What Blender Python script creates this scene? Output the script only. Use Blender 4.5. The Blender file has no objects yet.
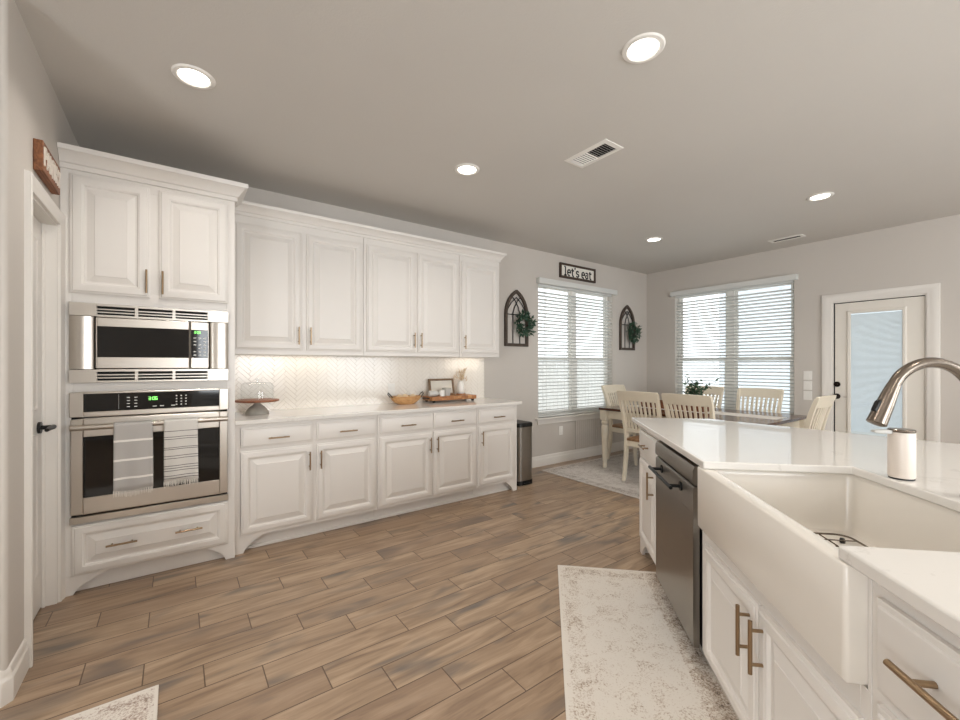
import bpy, bmesh, math, random
from mathutils import Vector, Matrix
random.seed(7)
PI = math.pi
R = math.radians
SC = bpy.context.scene
COL = SC.collection

# ------------------------------------------------------------------ camera, world, light, exposure
CAM_Z = 1.292
cd = bpy.data.cameras.new('camera')
cam = bpy.data.objects.new('camera', cd); COL.objects.link(cam)
cam.location = (0, 0, CAM_Z)
cam.rotation_euler = (R(90), 0, R(54.03 - 90))
cd.sensor_fit = 'HORIZONTAL'; cd.sensor_width = 36
cd.lens = 419.1 / 960 * 36
cd.shift_y = 4.8 / 960
cd.clip_start = 0.02; cd.clip_end = 200
SC.camera = cam

W = bpy.data.worlds.new('sky'); SC.world = W
W.use_nodes = True
_bg = W.node_tree.nodes['Background']
_bg.inputs['Color'].default_value = (0.93, 0.97, 1.0, 1)
_bg.inputs['Strength'].default_value = 2.7

LAMP_W = 5.6        # each recessed lamp
STRIP_W = 0.55        # each under-cabinet strip
FILL_W = 92.0      # each unseen fill lamp added behind the camera

def area(name, loc, rot, sx, sy, power, color, shape='RECTANGLE', spread=180):
    l = bpy.data.lights.new(name, 'AREA'); l.shape = shape
    l.size = sx; l.size_y = sy; l.energy = power; l.color = color; l.spread = R(spread)
    o = bpy.data.objects.new(name, l); COL.objects.link(o)
    o.location = loc; o.rotation_euler = rot
    return o

FILL_COL = (0.92, 0.965, 1.0)
# unseen fill lamps added behind the camera, tilted up to brighten the ceiling
area('rear_fill', (1.2, -3.12, 1.45), (R(118), 0, R(0)), 1.7, 1.7, FILL_W, FILL_COL)
area('rear_fill', (3.9, -3.12, 1.45), (R(118), 0, R(0)), 1.7, 1.7, FILL_W, FILL_COL)
area('rear_fill', (-3.12, -0.9, 1.45), (R(118), 0, R(-90)), 1.7, 1.7, FILL_W, FILL_COL)
# portals only steer the sky's own light through the two blinded windows and the door
for _l, _r, _sx, _sy in (((4.475, 4.03, 1.49), R(180), 1.5, 1.74), ((6.27, 2.645, 1.49), R(90), 1.5, 1.74), ((6.27, 1.15, 1.05), R(90), .6, 1.7)):
    _p = area('sky_portal', _l, (R(90), 0, _r), _sx, _sy, 1, (1, 1, 1)); _p.data.cycles.is_portal = True

vs = SC.view_settings
vs.view_transform = 'Standard'; vs.look = 'None'
vs.exposure = -0.17
SC.cycles.max_bounces = 8
SC.cycles.diffuse_bounces = 5
SC.cycles.caustics_reflective = False
SC.cycles.caustics_refractive = False
SC.cycles.sample_clamp_indirect = 6
SC.cycles.use_denoising = True

# ------------------------------------------------------------------ material helpers
def srgb(r, g, b):
    f = lambda c: (c / 255 / 12.92) if c / 255 <= .04045 else ((c / 255 + .055) / 1.055) ** 2.4
    return (f(r), f(g), f(b), 1)

class NT:
    def __init__(s, name):
        m = bpy.data.materials.new(name); m.use_nodes = True
        s.m = m; s.t = m.node_tree; s.n = s.t.nodes; s.l = s.t.links
        s.b = s.n['Principled BSDF']
    def node(s, typ, **kw):
        n = s.n.new(typ)
        for k, v in kw.items(): setattr(n, k, v)
        return n
    def val(s, sock, v):
        if isinstance(v, bpy.types.NodeSocket): s.l.new(v, sock)
        elif v is not None: sock.default_value = v
    def math(s, op, a, b=None, c=None):
        n = s.node('ShaderNodeMath', operation=op)
        s.val(n.inputs[0], a); s.val(n.inputs[1], b)
        if c is not None: s.val(n.inputs[2], c)
        return n.outputs[0]
    def mix(s, fac, a, b, blend='MIX'):
        n = s.node('ShaderNodeMix', data_type='RGBA', blend_type=blend)
        s.val(n.inputs[0], fac); s.val(n.inputs[6], a); s.val(n.inputs[7], b)
        return n.outputs[2]
    def ramp(s, fac, stops):
        n = s.node('ShaderNodeValToRGB'); e = n.color_ramp.elements
        while len(e) < len(stops): e.new(.5)
        for i, (p, c) in enumerate(stops): e[i].position = p; e[i].color = c
        s.l.new(fac, n.inputs[0]); return n.outputs[0]
    def noise(s, vec, scale, detail=2, rough=.5, dist=0):
        n = s.node('ShaderNodeTexNoise'); n.inputs['Scale'].default_value = scale
        n.inputs['Detail'].default_value = detail; n.inputs['Roughness'].default_value = rough
        n.inputs['Distortion'].default_value = dist
        if vec is not None: s.l.new(vec, n.inputs['Vector'])
        return n.outputs[0]
    def obj(s): return s.node('ShaderNodeTexCoord').outputs['Object']
    def geo(s): return s.node('ShaderNodeNewGeometry').outputs['Position']
    def mapping(s, vec, scale=(1, 1, 1), rot=(0, 0, 0), loc=(0, 0, 0)):
        n = s.node('ShaderNodeMapping'); s.l.new(vec, n.inputs[0])
        n.inputs['Scale'].default_value = scale; n.inputs['Rotation'].default_value = rot
        n.inputs['Location'].default_value = loc
        return n.outputs[0]
    def bump(s, h, strength, dist=.001):
        n = s.node('ShaderNodeBump'); n.inputs['Strength'].default_value = strength
        n.inputs['Distance'].default_value = dist; s.l.new(h, n.inputs['Height'])
        s.l.new(n.outputs[0], s.b.inputs['Normal'])
    def base(s, c=None, rough=None, metal=None, **kw):
        if c is not None: s.val(s.b.inputs['Base Color'], c)
        if rough is not None: s.val(s.b.inputs['Roughness'], rough)
        if metal is not None: s.val(s.b.inputs['Metallic'], metal)
        for k, v in kw.items(): s.val(s.b.inputs[k.replace('_', ' ')], v)
        return s

def plain(name, c, rough=.5, metal=0, var=.03, scale=6, **kw):
    """a painted or plain surface with a faint procedural unevenness"""
    n = NT(name)
    f = n.noise(n.obj(), scale, 3)
    d = tuple(max(0, x * (1 - var)) for x in c[:3]) + (1,)
    u = tuple(min(1, x * (1 + var)) for x in c[:3]) + (1,)
    n.base(n.mix(f, d, u), rough, metal, **kw)
    return n.m

def glow(name, c, strength):
    n = NT(name); n.base(c, .5, 0)
    n.b.inputs['Emission Color'].default_value = c
    n.b.inputs['Emission Strength'].default_value = strength
    return n.m

def glassy(name, tint=(1, 1, 1, 1), rough=0.0, alpha_mix=.85):
    n = NT(name)
    tr = n.node('ShaderNodeBsdfTransparent'); tr.inputs[0].default_value = tint
    gl = n.node('ShaderNodeBsdfGlossy'); gl.inputs['Roughness'].default_value = .02
    lw = n.node('ShaderNodeLayerWeight'); lw.inputs[0].default_value = .5
    f2 = n.math('MULTIPLY_ADD', n.math('POWER', lw.outputs[1], 5.0), .9, .04)
    f2 = n.math('ADD', f2, n.math('MULTIPLY', n.noise(n.obj(), 3), .004))
    mx = n.node('ShaderNodeMixShader'); n.l.new(f2, mx.inputs[0])
    n.l.new(tr.outputs[0], mx.inputs[1]); n.l.new(gl.outputs[0], mx.inputs[2])
    n.l.new(mx.outputs[0], n.n['Material Output'].inputs[0])
    return n.m

def paint_wall(name, c, strength=.25):
    n = NT(name); p = n.geo()
    f = n.noise(p, 1.3, 2)
    n.base(n.mix(f, tuple(x * .97 for x in c[:3]) + (1,), tuple(x * 1.03 for x in c[:3]) + (1,)), .62)
    n.bump(n.noise(p, 95, 4, .6), strength, .003)
    return n.m

M = {}
M['wall'] = paint_wall('wall_paint', srgb(200, 193, 185))
M['ceiling'] = paint_wall('ceiling_paint', srgb(206, 202, 196), .3)
M['white'] = plain('cabinet_white', srgb(224, 219, 213), .38, var=.012)
M['trim'] = plain('trim_white', srgb(226, 221, 214), .4, var=.015)
M['door'] = plain('door_white', srgb(226, 220, 210), .42, var=.015)
M['ivory'] = plain('ivory_sink', srgb(226, 220, 211), .22, var=.01)
M['cream'] = plain('cream_paint', srgb(224, 214, 194), .45, var=.03, scale=18)
M['bronze'] = plain('champagne_bronze', srgb(160, 136, 108), .28, 1, var=.06)
M['dark_bronze'] = plain('oil_rubbed_bronze', srgb(36, 28, 24), .35, .8)
M['black'] = plain('matte_black', srgb(18, 18, 18), .4, .3)
M['black_gloss'] = plain('black_glass', srgb(9, 8, 8), .05, 0, var=.0)
M['dark'] = plain('dark_gap', srgb(22, 20, 18), .8)
M['lead'] = plain('light_diffuser_plastic', srgb(245, 245, 240), .5)
M['blind'] = plain('blind_white', srgb(216, 216, 212), .45, var=.01)
M['soap'] = plain('dispenser_white', srgb(222, 211, 200), .4, var=.01)
M['plastic'] = plain('white_plastic', srgb(235, 232, 226), .35, var=.01)
M['leaf'] = plain('green_leaf', srgb(58, 88, 62), .5, var=.35, scale=30)
M['leaf_dark'] = plain('dark_green_leaf', srgb(56, 84, 64), .5, var=.35, scale=30)
M['stem'] = plain('brown_stem', srgb(80, 66, 46), .7)
M['glass'] = glassy('window_glass', (.96, .975, .98, 1))
M['clear'] = glassy('clear_glass', (.96, .97, .97, 1))
M['lamp'] = glow('lamp_diffuser', (1, .95, .88, 1), 9)
M['strip'] = glow('strip_diffuser', (1, .93, .82, 1), 4)
M['digit'] = glow('green_digit', (.35, .95, .25, 1), 1.6)
M['keys'] = plain('key_print', srgb(210, 210, 205), .5)
M['stone'] = plain('grey_stone', srgb(176, 172, 162), .6, var=.2, scale=25)
M['nickel'] = None

def brushed(name, c, rough=.28, axis='x', c2=.05):
    n = NT(name); o = n.obj()
    sc = (1.0, 220, 220) if axis == 'x' else ((220, 220, 1.0) if axis == 'z' else (220, 1.0, 220))
    f = n.noise(n.mapping(o, sc), 3, 3)
    n.base(n.mix(f, tuple(x * (1 - c2) for x in c[:3]) + (1,), tuple(min(1, x * (1 + c2)) for x in c[:3]) + (1,)),
           n.math('MULTIPLY_ADD', f, .12, rough - .06), 1)
    return n.m
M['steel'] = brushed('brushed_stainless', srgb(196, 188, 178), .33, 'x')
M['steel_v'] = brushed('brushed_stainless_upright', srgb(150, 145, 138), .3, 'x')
M['nickel'] = brushed('spot_resist_nickel', srgb(122, 112, 102), .25, 'z', .10)

def wood(name, a, b, scale=(2, 18, 18), rough=.5, nz=3):
    n = NT(name); v = n.mapping(n.obj(), scale)
    f = n.noise(v, nz, 5, .6, .6)
    n.base(n.ramp(f, [(.3, a), (.7, b)]), rough)
    n.bump(f, .1, .001)
    return n.m
M['wood_top'] = wood('dark_wood_top', srgb(58, 34, 22), srgb(96, 60, 40), (14, 1.2, 10), .16)
M['wood_seat'] = wood('brown_seat_wood', srgb(120, 88, 60), srgb(160, 124, 90), (10, 2, 10), .4)
n = NT('end_grain_block'); o_ = n.obj()
ck = n.node('ShaderNodeTexVoronoi', distance='CHEBYCHEV'); ck.inputs['Scale'].default_value = 22; ck.inputs['Randomness'].default_value = .35
n.l.new(o_, ck.inputs['Vector'])
bwn = n.node('ShaderNodeTexWhiteNoise'); n.l.new(ck.outputs['Position'], bwn.inputs['Vector'])
n.base(n.mix(n.noise(o_, 60, 3), n.ramp(bwn.outputs[0], [(.0, srgb(112, 66, 34)), (.5, srgb(178, 120, 70)), (1.0, srgb(216, 166, 112))]), srgb(150, 98, 58)), .45)
n.n['Mix'].inputs[0].default_value = .3
M['wood_block'] = n.m
M['wood_bowl'] = wood('mango_wood', srgb(178, 128, 78), srgb(214, 170, 118), (6, 20, 20), .5)
M['wood_sign'] = wood('sign_wood', srgb(96, 56, 32), srgb(150, 96, 60), (2, 30, 20), .6)
M['wood_frame'] = wood('dark_frame_wood', srgb(44, 32, 24), srgb(78, 58, 44), (20, 20, 20), .55)
M['wood_pic'] = wood('picture_wood', srgb(104, 80, 58), srgb(140, 112, 84), (20, 20, 20), .5)
M['wood_arch'] = wood('weathered_frame', srgb(50, 40, 33), srgb(88, 74, 62), (20, 20, 20), .65)
M['wood_plate'] = wood('plate_wood', srgb(120, 66, 40), srgb(164, 104, 68), (20, 20, 20), .45)
M['box_wood'] = wood('red_brown_wood', srgb(92, 50, 28), srgb(132, 78, 46), (18, 2, 18), .45)
M['sign_white'] = plain('sign_white', srgb(232, 228, 218), .6)
M['letter'] = plain('black_letter', srgb(24, 22, 22), .6)
M['letter_white'] = plain('white_letter', srgb(226, 218, 206), .6)

# quartz
n = NT('white_quartz'); p = n.geo()
v = n.noise(p, 2.2, 6, .62, 1.6)
vein = n.math('SUBTRACT', 1.0, n.math('MULTIPLY', n.math('ABSOLUTE', n.math('SUBTRACT', v, .52)), 60))
vein = n.math('MULTIPLY', n.math('MAXIMUM', vein, 0.0), n.math('GREATER_THAN', n.noise(p, 3.1, 2), .58))
n.base(n.mix(n.math('MULTIPLY', vein, .28), srgb(224, 220, 214), srgb(184, 178, 171)), .045)
n.b.inputs['Specular IOR Level'].default_value = .6
M['quartz'] = n.m

# wood-look floor tile, planks along X stepped by a third
n = NT('wood_look_tile'); p = n.geo()
sx = n.node('ShaderNodeSeparateXYZ'); n.l.new(p, sx.inputs[0])
PW, PL = .1545, .6165
ry = n.math('DIVIDE', n.math('SUBTRACT', sx.outputs[1], 2.162), PW)
row = n.math('FLOOR', ry)
xx = n.math('DIVIDE', n.math('ADD', n.math('SUBTRACT', sx.outputs[0], .712), n.math('MULTIPLY', n.math('ADD', row, 1.0), PL / 3)), PL)
pid = n.math('FLOOR', xx)
fx = n.math('FRACT', xx); fy = n.math('FRACT', ry)
def edge(fr, L):
    d = n.math('MINIMUM', fr, n.math('SUBTRACT', 1.0, fr))
    return n.math('MULTIPLY', d, L)
dist = n.math('MINIMUM', edge(fx, PL), edge(fy, PW))
grout = n.math('LESS_THAN', dist, .0024)
cx = n.node('ShaderNodeCombineXYZ'); n.l.new(pid, cx.inputs[0]); n.l.new(row, cx.inputs[1])
wn = n.node('ShaderNodeTexWhiteNoise', noise_dimensions='3D'); n.l.new(cx.outputs[0], wn.inputs[0])
rnd = wn.outputs[0]
off = n.node('ShaderNodeVectorMath', operation='MULTIPLY_ADD')
n.l.new(wn.outputs[1], off.inputs[0]); off.inputs[1].default_value = (9, 9, 9); n.l.new(p, off.inputs[2])
g1 = n.noise(n.mapping(off.outputs[0], (1.0, 8.5, 1)), 2.0, 4, .58, 1.0)
g2 = n.noise(n.mapping(off.outputs[0], (3, 60, 1)), 2.5, 3, .6, .4)
blot = n.noise(n.mapping(off.outputs[0], (1.6, 5, 1)), 1.5, 2, .5, .5)
c = n.ramp(g1, [(.22, srgb(114, 92, 75)), (.44, srgb(158, 134, 110)), (.58, srgb(178, 153, 127)), (.8, srgb(198, 174, 149))])
c = n.mix(n.math('MULTIPLY', n.math('MAXIMUM', n.math('SUBTRACT', g2, .38), 0.0), .7), c, srgb(110, 88, 70))
c = n.mix(n.math('MULTIPLY', n.math('GREATER_THAN', blot, .0), n.math('MULTIPLY', n.math('MAXIMUM', n.math('SUBTRACT', blot, .53), 0.0), 4.5)), c, srgb(100, 95, 91))
c = n.mix(n.math('MULTIPLY', n.math('POWER', rnd, 1.5), .45), c, srgb(130, 105, 86))
c = n.mix(grout, c, srgb(92, 72, 56))
n.base(c, n.math('MULTIPLY_ADD', g1, .12, .27))
n.bump(n.math('SUBTRACT', n.math('MULTIPLY', g2, .15), grout), .25, .002)
M['floor'] = n.m

# distressed rugs
def rug_mat(name, w, l, base, mid, dark, side=0.0, amount=.01):
    """w along local x, l along local y, origin at the centre; borders and faded motifs"""
    n = NT(name); o = n.obj()
    s = n.node('ShaderNodeSeparateXYZ'); n.l.new(o, s.inputs[0])
    ex = n.math('SUBTRACT', w / 2, n.math('ABSOLUTE', s.outputs[0]))
    ey = n.math('SUBTRACT', l / 2, n.math('ABSOLUTE', s.outputs[1]))
    e = n.math('MINIMUM', ex, ey)
    inb = n.math('MULTIPLY', n.math('GREATER_THAN', e, .03), n.math('LESS_THAN', e, .11))
    fine = n.noise(o, 120, 3, .75)
    patch = n.noise(o, 13, 4, .7, 1.0)
    vor = n.node('ShaderNodeTexVoronoi'); vor.inputs['Scale'].default_value = 5.5; n.l.new(o, vor.inputs['Vector'])
    ring = n.math('LESS_THAN', n.math('ABSOLUTE', n.math('SUBTRACT', vor.outputs[0], .32)), .20)
    sidef = n.math('MULTIPLY', n.math('MAXIMUM', n.math('ADD', n.math('MULTIPLY', s.outputs[0], 2 / w), -.62), 0.0), side)
    lvl = n.math('ADD', n.math('MULTIPLY', patch, .42), n.math('MULTIPLY', fine, .62))
    lvl = n.math('ADD', lvl, n.math('MULTIPLY', ring, .025))
    sidef = n.math('MULTIPLY', sidef, n.math('MULTIPLY', n.noise(o, 26, 3, .7), 1.7))
    lvl = n.math('ADD', lvl, n.math('ADD', n.math('MULTIPLY', inb, .05), sidef))
    lvl = n.math('ADD', lvl, amount)
    c = n.ramp(lvl, [(.0, base), (.57, base), (.66, mid), (.76, dark)])
    c = n.mix(n.math('LESS_THAN', e, .012), c, base)
    weave = n.noise(n.mapping(o, (260, 60, 60)), 3, 2)
    c = n.mix(n.math('MULTIPLY', weave, .18), c, tuple(x * .8 for x in base[:3]) + (1,))
    n.base(c, .95); n.bump(fine, .3, .003)
    return n.m
M['runner'] = rug_mat('runner_weave', .628, 3.0, srgb(224, 217, 207), srgb(186, 168, 150), srgb(100, 82, 70), side=.36)
M['mat'] = rug_mat('mat_weave', 1.2, 1.6, srgb(224, 216, 206), srgb(180, 160, 146), srgb(108, 86, 76), side=.1)
M['rug'] = rug_mat('dining_rug_weave', 2.24, 3.0, srgb(212, 206, 200), srgb(176, 166, 158), srgb(112, 100, 94), side=0, amount=.045)

# striped towels
def towel_mat(name, base, stripe, pos, wid, weave):
    n = NT(name); o = n.obj(); s = n.node('ShaderNodeSeparateXYZ'); n.l.new(o, s.inputs[0])
    z = n.math('ADD', s.outputs[2], n.math('MULTIPLY', n.noise(o, 8, 2), .006))
    f = None
    for q, w_ in zip(pos, wid):
        g = n.math('LESS_THAN', n.math('ABSOLUTE', n.math('SUBTRACT', z, q)), w_)
        f = g if f is None else n.math('MAXIMUM', f, g)
    wv = n.noise(n.mapping(o, (300, 300, 300)), 2, 2)
    b = n.mix(wv, tuple(x * .86 for x in base[:3]) + (1,), base)
    n.base(n.mix(f, b, stripe), .95); n.bump(wv, .3, .002)
    return n.m
M['towel_grey'] = towel_mat('grey_towel', srgb(188, 184, 180), srgb(238, 234, 228), [-.085, -.195, -.30], [.006] * 3, 0)
_p = [-.05, -.085, -.098, -.15, -.16, -.20, -.215, -.26, -.275, -.29, -.32, -.335]
M['towel_white'] = towel_mat('white_towel', srgb(222, 218, 212), srgb(92, 86, 84), _p, [.0018] * len(_p), 0)
M['cloth'] = plain('white_cloth', srgb(224, 220, 214), .9)
M['fringe'] = plain('fringe_white', srgb(226, 221, 213), .95)
M['tile'] = plain('glazed_tile', srgb(240, 234, 225), .16, var=.03, scale=9)
M['grout'] = plain('tile_grout', srgb(216, 206, 194), .8)
M['fence'] = wood('fence_wood', srgb(205, 200, 194), srgb(226, 222, 216), (8, 8, 1), .8)
M['siding'] = plain('house_siding', srgb(226, 231, 236), .7)
M['roof'] = plain('house_roof', srgb(120, 120, 122), .8)
M['lawn'] = plain('patio_ground', srgb(214, 214, 210), .9, var=.1)
M['paper'] = plain('paper_print', srgb(226, 220, 208), .7, var=.06, scale=30)
M['dried'] = plain('dried_stems', srgb(214, 190, 156), .8, var=.15)
M['grey_pot'] = plain('grey_glaze', srgb(196, 194, 190), .4, var=.05)

# ------------------------------------------------------------------ mesh helpers
class MB:
    def __init__(s, T=None): s.bm = bmesh.new(); s.T = T or Matrix()
    def v(s, p): return s.bm.verts.new(s.T @ Vector(p))
    def f(s, vs):
        try: return s.bm.faces.new(vs)
        except ValueError: return None
    def box(s, x0, x1, y0, y1, z0, z1):
        P = [(x0, y0, z0), (x1, y0, z0), (x1, y1, z0), (x0, y1, z0), (x0, y0, z1), (x1, y0, z1), (x1, y1, z1), (x0, y1, z1)]
        w = [s.v(p) for p in P]
        for q in ((3, 2, 1, 0), (4, 5, 6, 7), (0, 1, 5, 4), (1, 2, 6, 5), (2, 3, 7, 6), (3, 0, 4, 7)): s.f([w[i] for i in q])
        return s
    def loops(s, Ls, closed=True, cap0=True, cap1=True):
        """skin a list of equal loops of points"""
        V = [[s.v(p) for p in L] for L in Ls]
        m = len(V[0])
        for a, b in zip(V, V[1:]):
            for i in range(m if closed else m - 1):
                s.f([a[i], a[(i + 1) % m], b[(i + 1) % m], b[i]])
        if cap0: s.f(V[0][::-1])
        if cap1: s.f(V[-1])
        return s
    def tube(s, pts, r, n=10, closed=False, flat=1.0):
        pts = [Vector(p) for p in pts]; m = len(pts)
        rr = r if isinstance(r, (list, tuple)) else [r] * m
        rings = []; prev = None
        for i, p in enumerate(pts):
            if closed: t = pts[(i + 1) % m] - pts[i - 1]
            else: t = pts[min(i + 1, m - 1)] - pts[max(i - 1, 0)]
            t.normalize()
            if prev is None:
                a = Vector((0, 0, 1)) if abs(t.z) < .9 else Vector((1, 0, 0))
                u = t.cross(a).normalized()
            else:
                u = (prev - t * prev.dot(t)).normalized()
            prev = u; w = t.cross(u)
            rings.append([p + (u * math.cos(2 * PI * k / n) + w * math.sin(2 * PI * k / n) * flat) * rr[i] for k in range(n)])
        if closed: rings.append(rings[0]); s.loops(rings, cap0=False, cap1=False)
        else: s.loops(rings)
        return s
    def cyl(s, p0, p1, r0, r1=None, n=20): return s.tube([p0, p1], [r0, r0 if r1 is None else r1], n)
    def lathe(s, prof, c=(0, 0, 0), n=32, cap0=True, cap1=True):
        Ls = [[(c[0] + r * math.cos(2 * PI * k / n), c[1] + r * math.sin(2 * PI * k / n), c[2] + z) for k in range(n)] for r, z in prof]
        return s.loops(Ls, cap0=cap0, cap1=cap1)
    def prism(s, poly, fn, a, b):
        """poly: 2D points, fn(p, q, depth) -> 3D"""
        return s.loops([[fn(p[0], p[1], a) for p in poly], [fn(p[0], p[1], b) for p in poly]])
    def panel(s, x0, x1, z0, z1, yb, t, rail=.055, raised=True):
        """cabinet door or drawer front facing -y, its back at y=yb"""
        yf = yb - t
        st = [(0, yb), (0, yf + .009), (.004, yf + .0065), (.010, yf + .005), (.013, yf + .001), (.016, yf)]
        if raised:
            st += [(rail - .014, yf), (rail - .010, yf + .003), (rail - .006, yf + .004), (rail, yf + .0125), (rail + .008, yf + .0135), (rail + .040, yf + .003), (rail + .042, yf + .0005)]
        Ls = [[(x0 + d, y, z0 + d), (x1 - d, y, z0 + d), (x1 - d, y, z1 - d), (x0 + d, y, z1 - d)] for d, y in st]
        return s.loops(Ls)
    def sweep(s, path, prof, fn, closed=False):
        """mitred moulding: path 2D, prof (offset to the left of travel, depth); fn(p, q, depth)"""
        m = len(path); P = [Vector(p) for p in path]; rings = []
        for i in range(m):
            d0 = (P[i] - P[i - 1]).normalized() if (i > 0 or closed) else None
            d1 = (P[(i + 1) % m] - P[i]).normalized() if (i < m - 1 or closed) else None
            if d0 is None: d0 = d1
            if d1 is None: d1 = d0
            n0 = Vector((-d0.y, d0.x)); n1 = Vector((-d1.y, d1.x))
            k = (n0 + n1); k = k / max(.2, k.length_squared / 2)
            rings.append([fn(P[i].x + k.x * o, P[i].y + k.y * o, z) for o, z in prof])
        if closed: rings.append(rings[0]); s.loops(rings, cap0=False, cap1=False)
        else: s.loops(rings)
        return s
    def build(s, name, mat, parent=None, bevel=0, seg=2, smooth=35, loc=None, rz=None):
        bmesh.ops.remove_doubles(s.bm, verts=s.bm.verts, dist=1e-6)
        bmesh.ops.recalc_face_normals(s.bm, faces=s.bm.faces)
        me = bpy.data.meshes.new(name); s.bm.to_mesh(me); s.bm.free()
        o = bpy.data.objects.new(name, me); COL.objects.link(o)
        me.materials.append(M[mat] if isinstance(mat, str) else mat)
        if smooth:
            me.shade_smooth(); me.set_sharp_from_angle(angle=R(smooth))
        if bevel:
            b = o.modifiers.new('bevel', 'BEVEL'); b.width = bevel; b.segments = seg
            b.limit_method = 'ANGLE'; b.angle_limit = R(40); b.harden_normals = False
        if parent: o.parent = parent
        if loc is not None: o.location = loc
        if rz is not None: o.rotation_euler = (0, 0, rz)
        return o

def tag(o, label, cat, group=None, kind=None):
    o['label'] = label; o['category'] = cat
    if group: o['group'] = group
    if kind: o['kind'] = kind
    return o
def struct(o, label=None):
    o['kind'] = 'structure'
    if label: o['label'] = label
    return o
def thing(name, label, cat, loc=(0, 0, 0), rz=0, group=None):
    o = bpy.data.objects.new(name, None); COL.objects.link(o)
    o.empty_display_size = .05
    o.location = loc; o.rotation_euler = (0, 0, rz)
    return tag(o, label, cat, group)
def dup(root, loc, rz, label):
    r = root.copy(); COL.objects.link(r); r.location = loc; r.rotation_euler = (0, 0, rz); r['label'] = label
    for ch in list(root.children):
        c = ch.copy(); COL.objects.link(c); c.parent = r
        for g in list(ch.children):
            d = g.copy(); COL.objects.link(d); d.parent = c
    return r
XY = lambda p, q, d: (p, q, d)          # plan polygons
XZ = lambda p, q, d: (p, d, q)          # front-view polygons
YZ = lambda p, q, d: (d, p, q)          # side-view polygons

# ------------------------------------------------------------------ room shell
YA, XB, XC, H = 3.87, 6.113, -.52, 2.743
YC0 = 2.350                              # free end of the pantry wall
XL, YR = -3.25, -3.25                    # far limits behind the camera

def wall_open(fn, a0, a1, holes, t, z1=H):
    """slab wall: fn(a, depth, z); holes (a0, a1, z0, z1) sorted along a"""
    mb = MB()
    def bx(p0, p1, q0, q1):
        if p1 - p0 < 1e-4 or q1 - q0 < 1e-4: return
        lo = fn(p0, 0, q0); hi = fn(p1, t, q1)
        mb.box(min(lo[0], hi[0]), max(lo[0], hi[0]), min(lo[1], hi[1]), max(lo[1], hi[1]), q0, q1)
    c = a0
    for h0, h1, b0, b1 in holes:
        bx(c, h0, 0, z1); bx(h0, h1, 0, b0); bx(h0, h1, b1, z1); c = h1
    bx(c, a1, 0, z1)
    return mb

mb = MB(); mb.box(XL, XB, YR, YA, -.06, 0)
struct(mb.build('floor', 'floor', smooth=0), 'wood-look tile floor laid in stepped planks')
mb = MB(); mb.box(XL, XB, YR, YA, H, H + .06)
struct(mb.build('ceiling', 'ceiling', smooth=0), 'light textured ceiling')
WA = (3.72, 5.23, .615, 2.36)            # window in wall A (X, z)
WBw = (1.89, 3.40, .615, 2.36)           # window in wall B (Y, z)
DB = (.771, 1.525, 0, 2.01)              # patio door opening (Y, z)
struct(wall_open(lambda a, d, z: (a, YA + d, z), XL, XB + .14, [WA], .14).build('wall_left', 'wall', smooth=0), 'warm grey wall behind the cabinets and first window')
struct(wall_open(lambda a, d, z: (XB + d, a, z), YR, YA, [DB, WBw], .14).build('wall_right', 'wall', smooth=0), 'warm grey far wall with window and patio door')
RW = [(.35, 2.05, .6, 2.3), (3.05, 4.75, .6, 2.3)]  # unseen rear-wall openings, added to go with the fill lamps
struct(wall_open(lambda a, d, z: (a, YR - d, z), XL, XB, RW, .14).build('wall_back', 'wall', smooth=0))
struct(wall_open(lambda a, d, z: (XL - d, a, z), YR, YA, [(-1.75, -.05, .6, 2.3)], .14).build('wall_far_left', 'wall', smooth=0))
# pantry wall with its door opening (bullnose corner)
PD = (2.635, 3.190, 0, 2.055)
mb = wall_open(lambda a, d, z: (XC - d, a, z), YC0 + .02, YA, [PD], .115)
mb.loops([[(XC - .02 + .02 * math.cos(t), YC0 + .02 - .02 * math.sin(t), z) for t in [R(90 * k / 8) for k in range(9)]] +
          [(XC - .115, YC0, z), (XC - .115, YC0 + .02, z)] for z in (0, H)])
mb.box(XL, XC - .02, YC0, YC0 + .115, 0, H)
struct(mb.build('wall_pantry', 'wall', smooth=30), 'short wall of the pantry with rounded corner')

BASE = [(0, 0), (.014, 0), (.014, .085), (.012, .094), (.009, .098), (.009, .112), (.006, .125), (.002, .133), (0, .135)]
def bb(name, path):                      # path runs with the room on its left
    return struct(MB().sweep(path, BASE, XY).build(name, 'trim', smooth=40), 'white moulded baseboard')
bb('baseboard_left', [(XB, YA), (2.86, YA)])
bb('baseboard_right', [(XB, 1.63), (XB, YA)])
bb('baseboard_far_right', [(XB, YR), (XB, .68)])
bb('baseboard_pantry', [(XC, PD[0] - .066), (XC, YC0 + .018), (XC - .018, YC0), (XL, YC0)])

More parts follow.
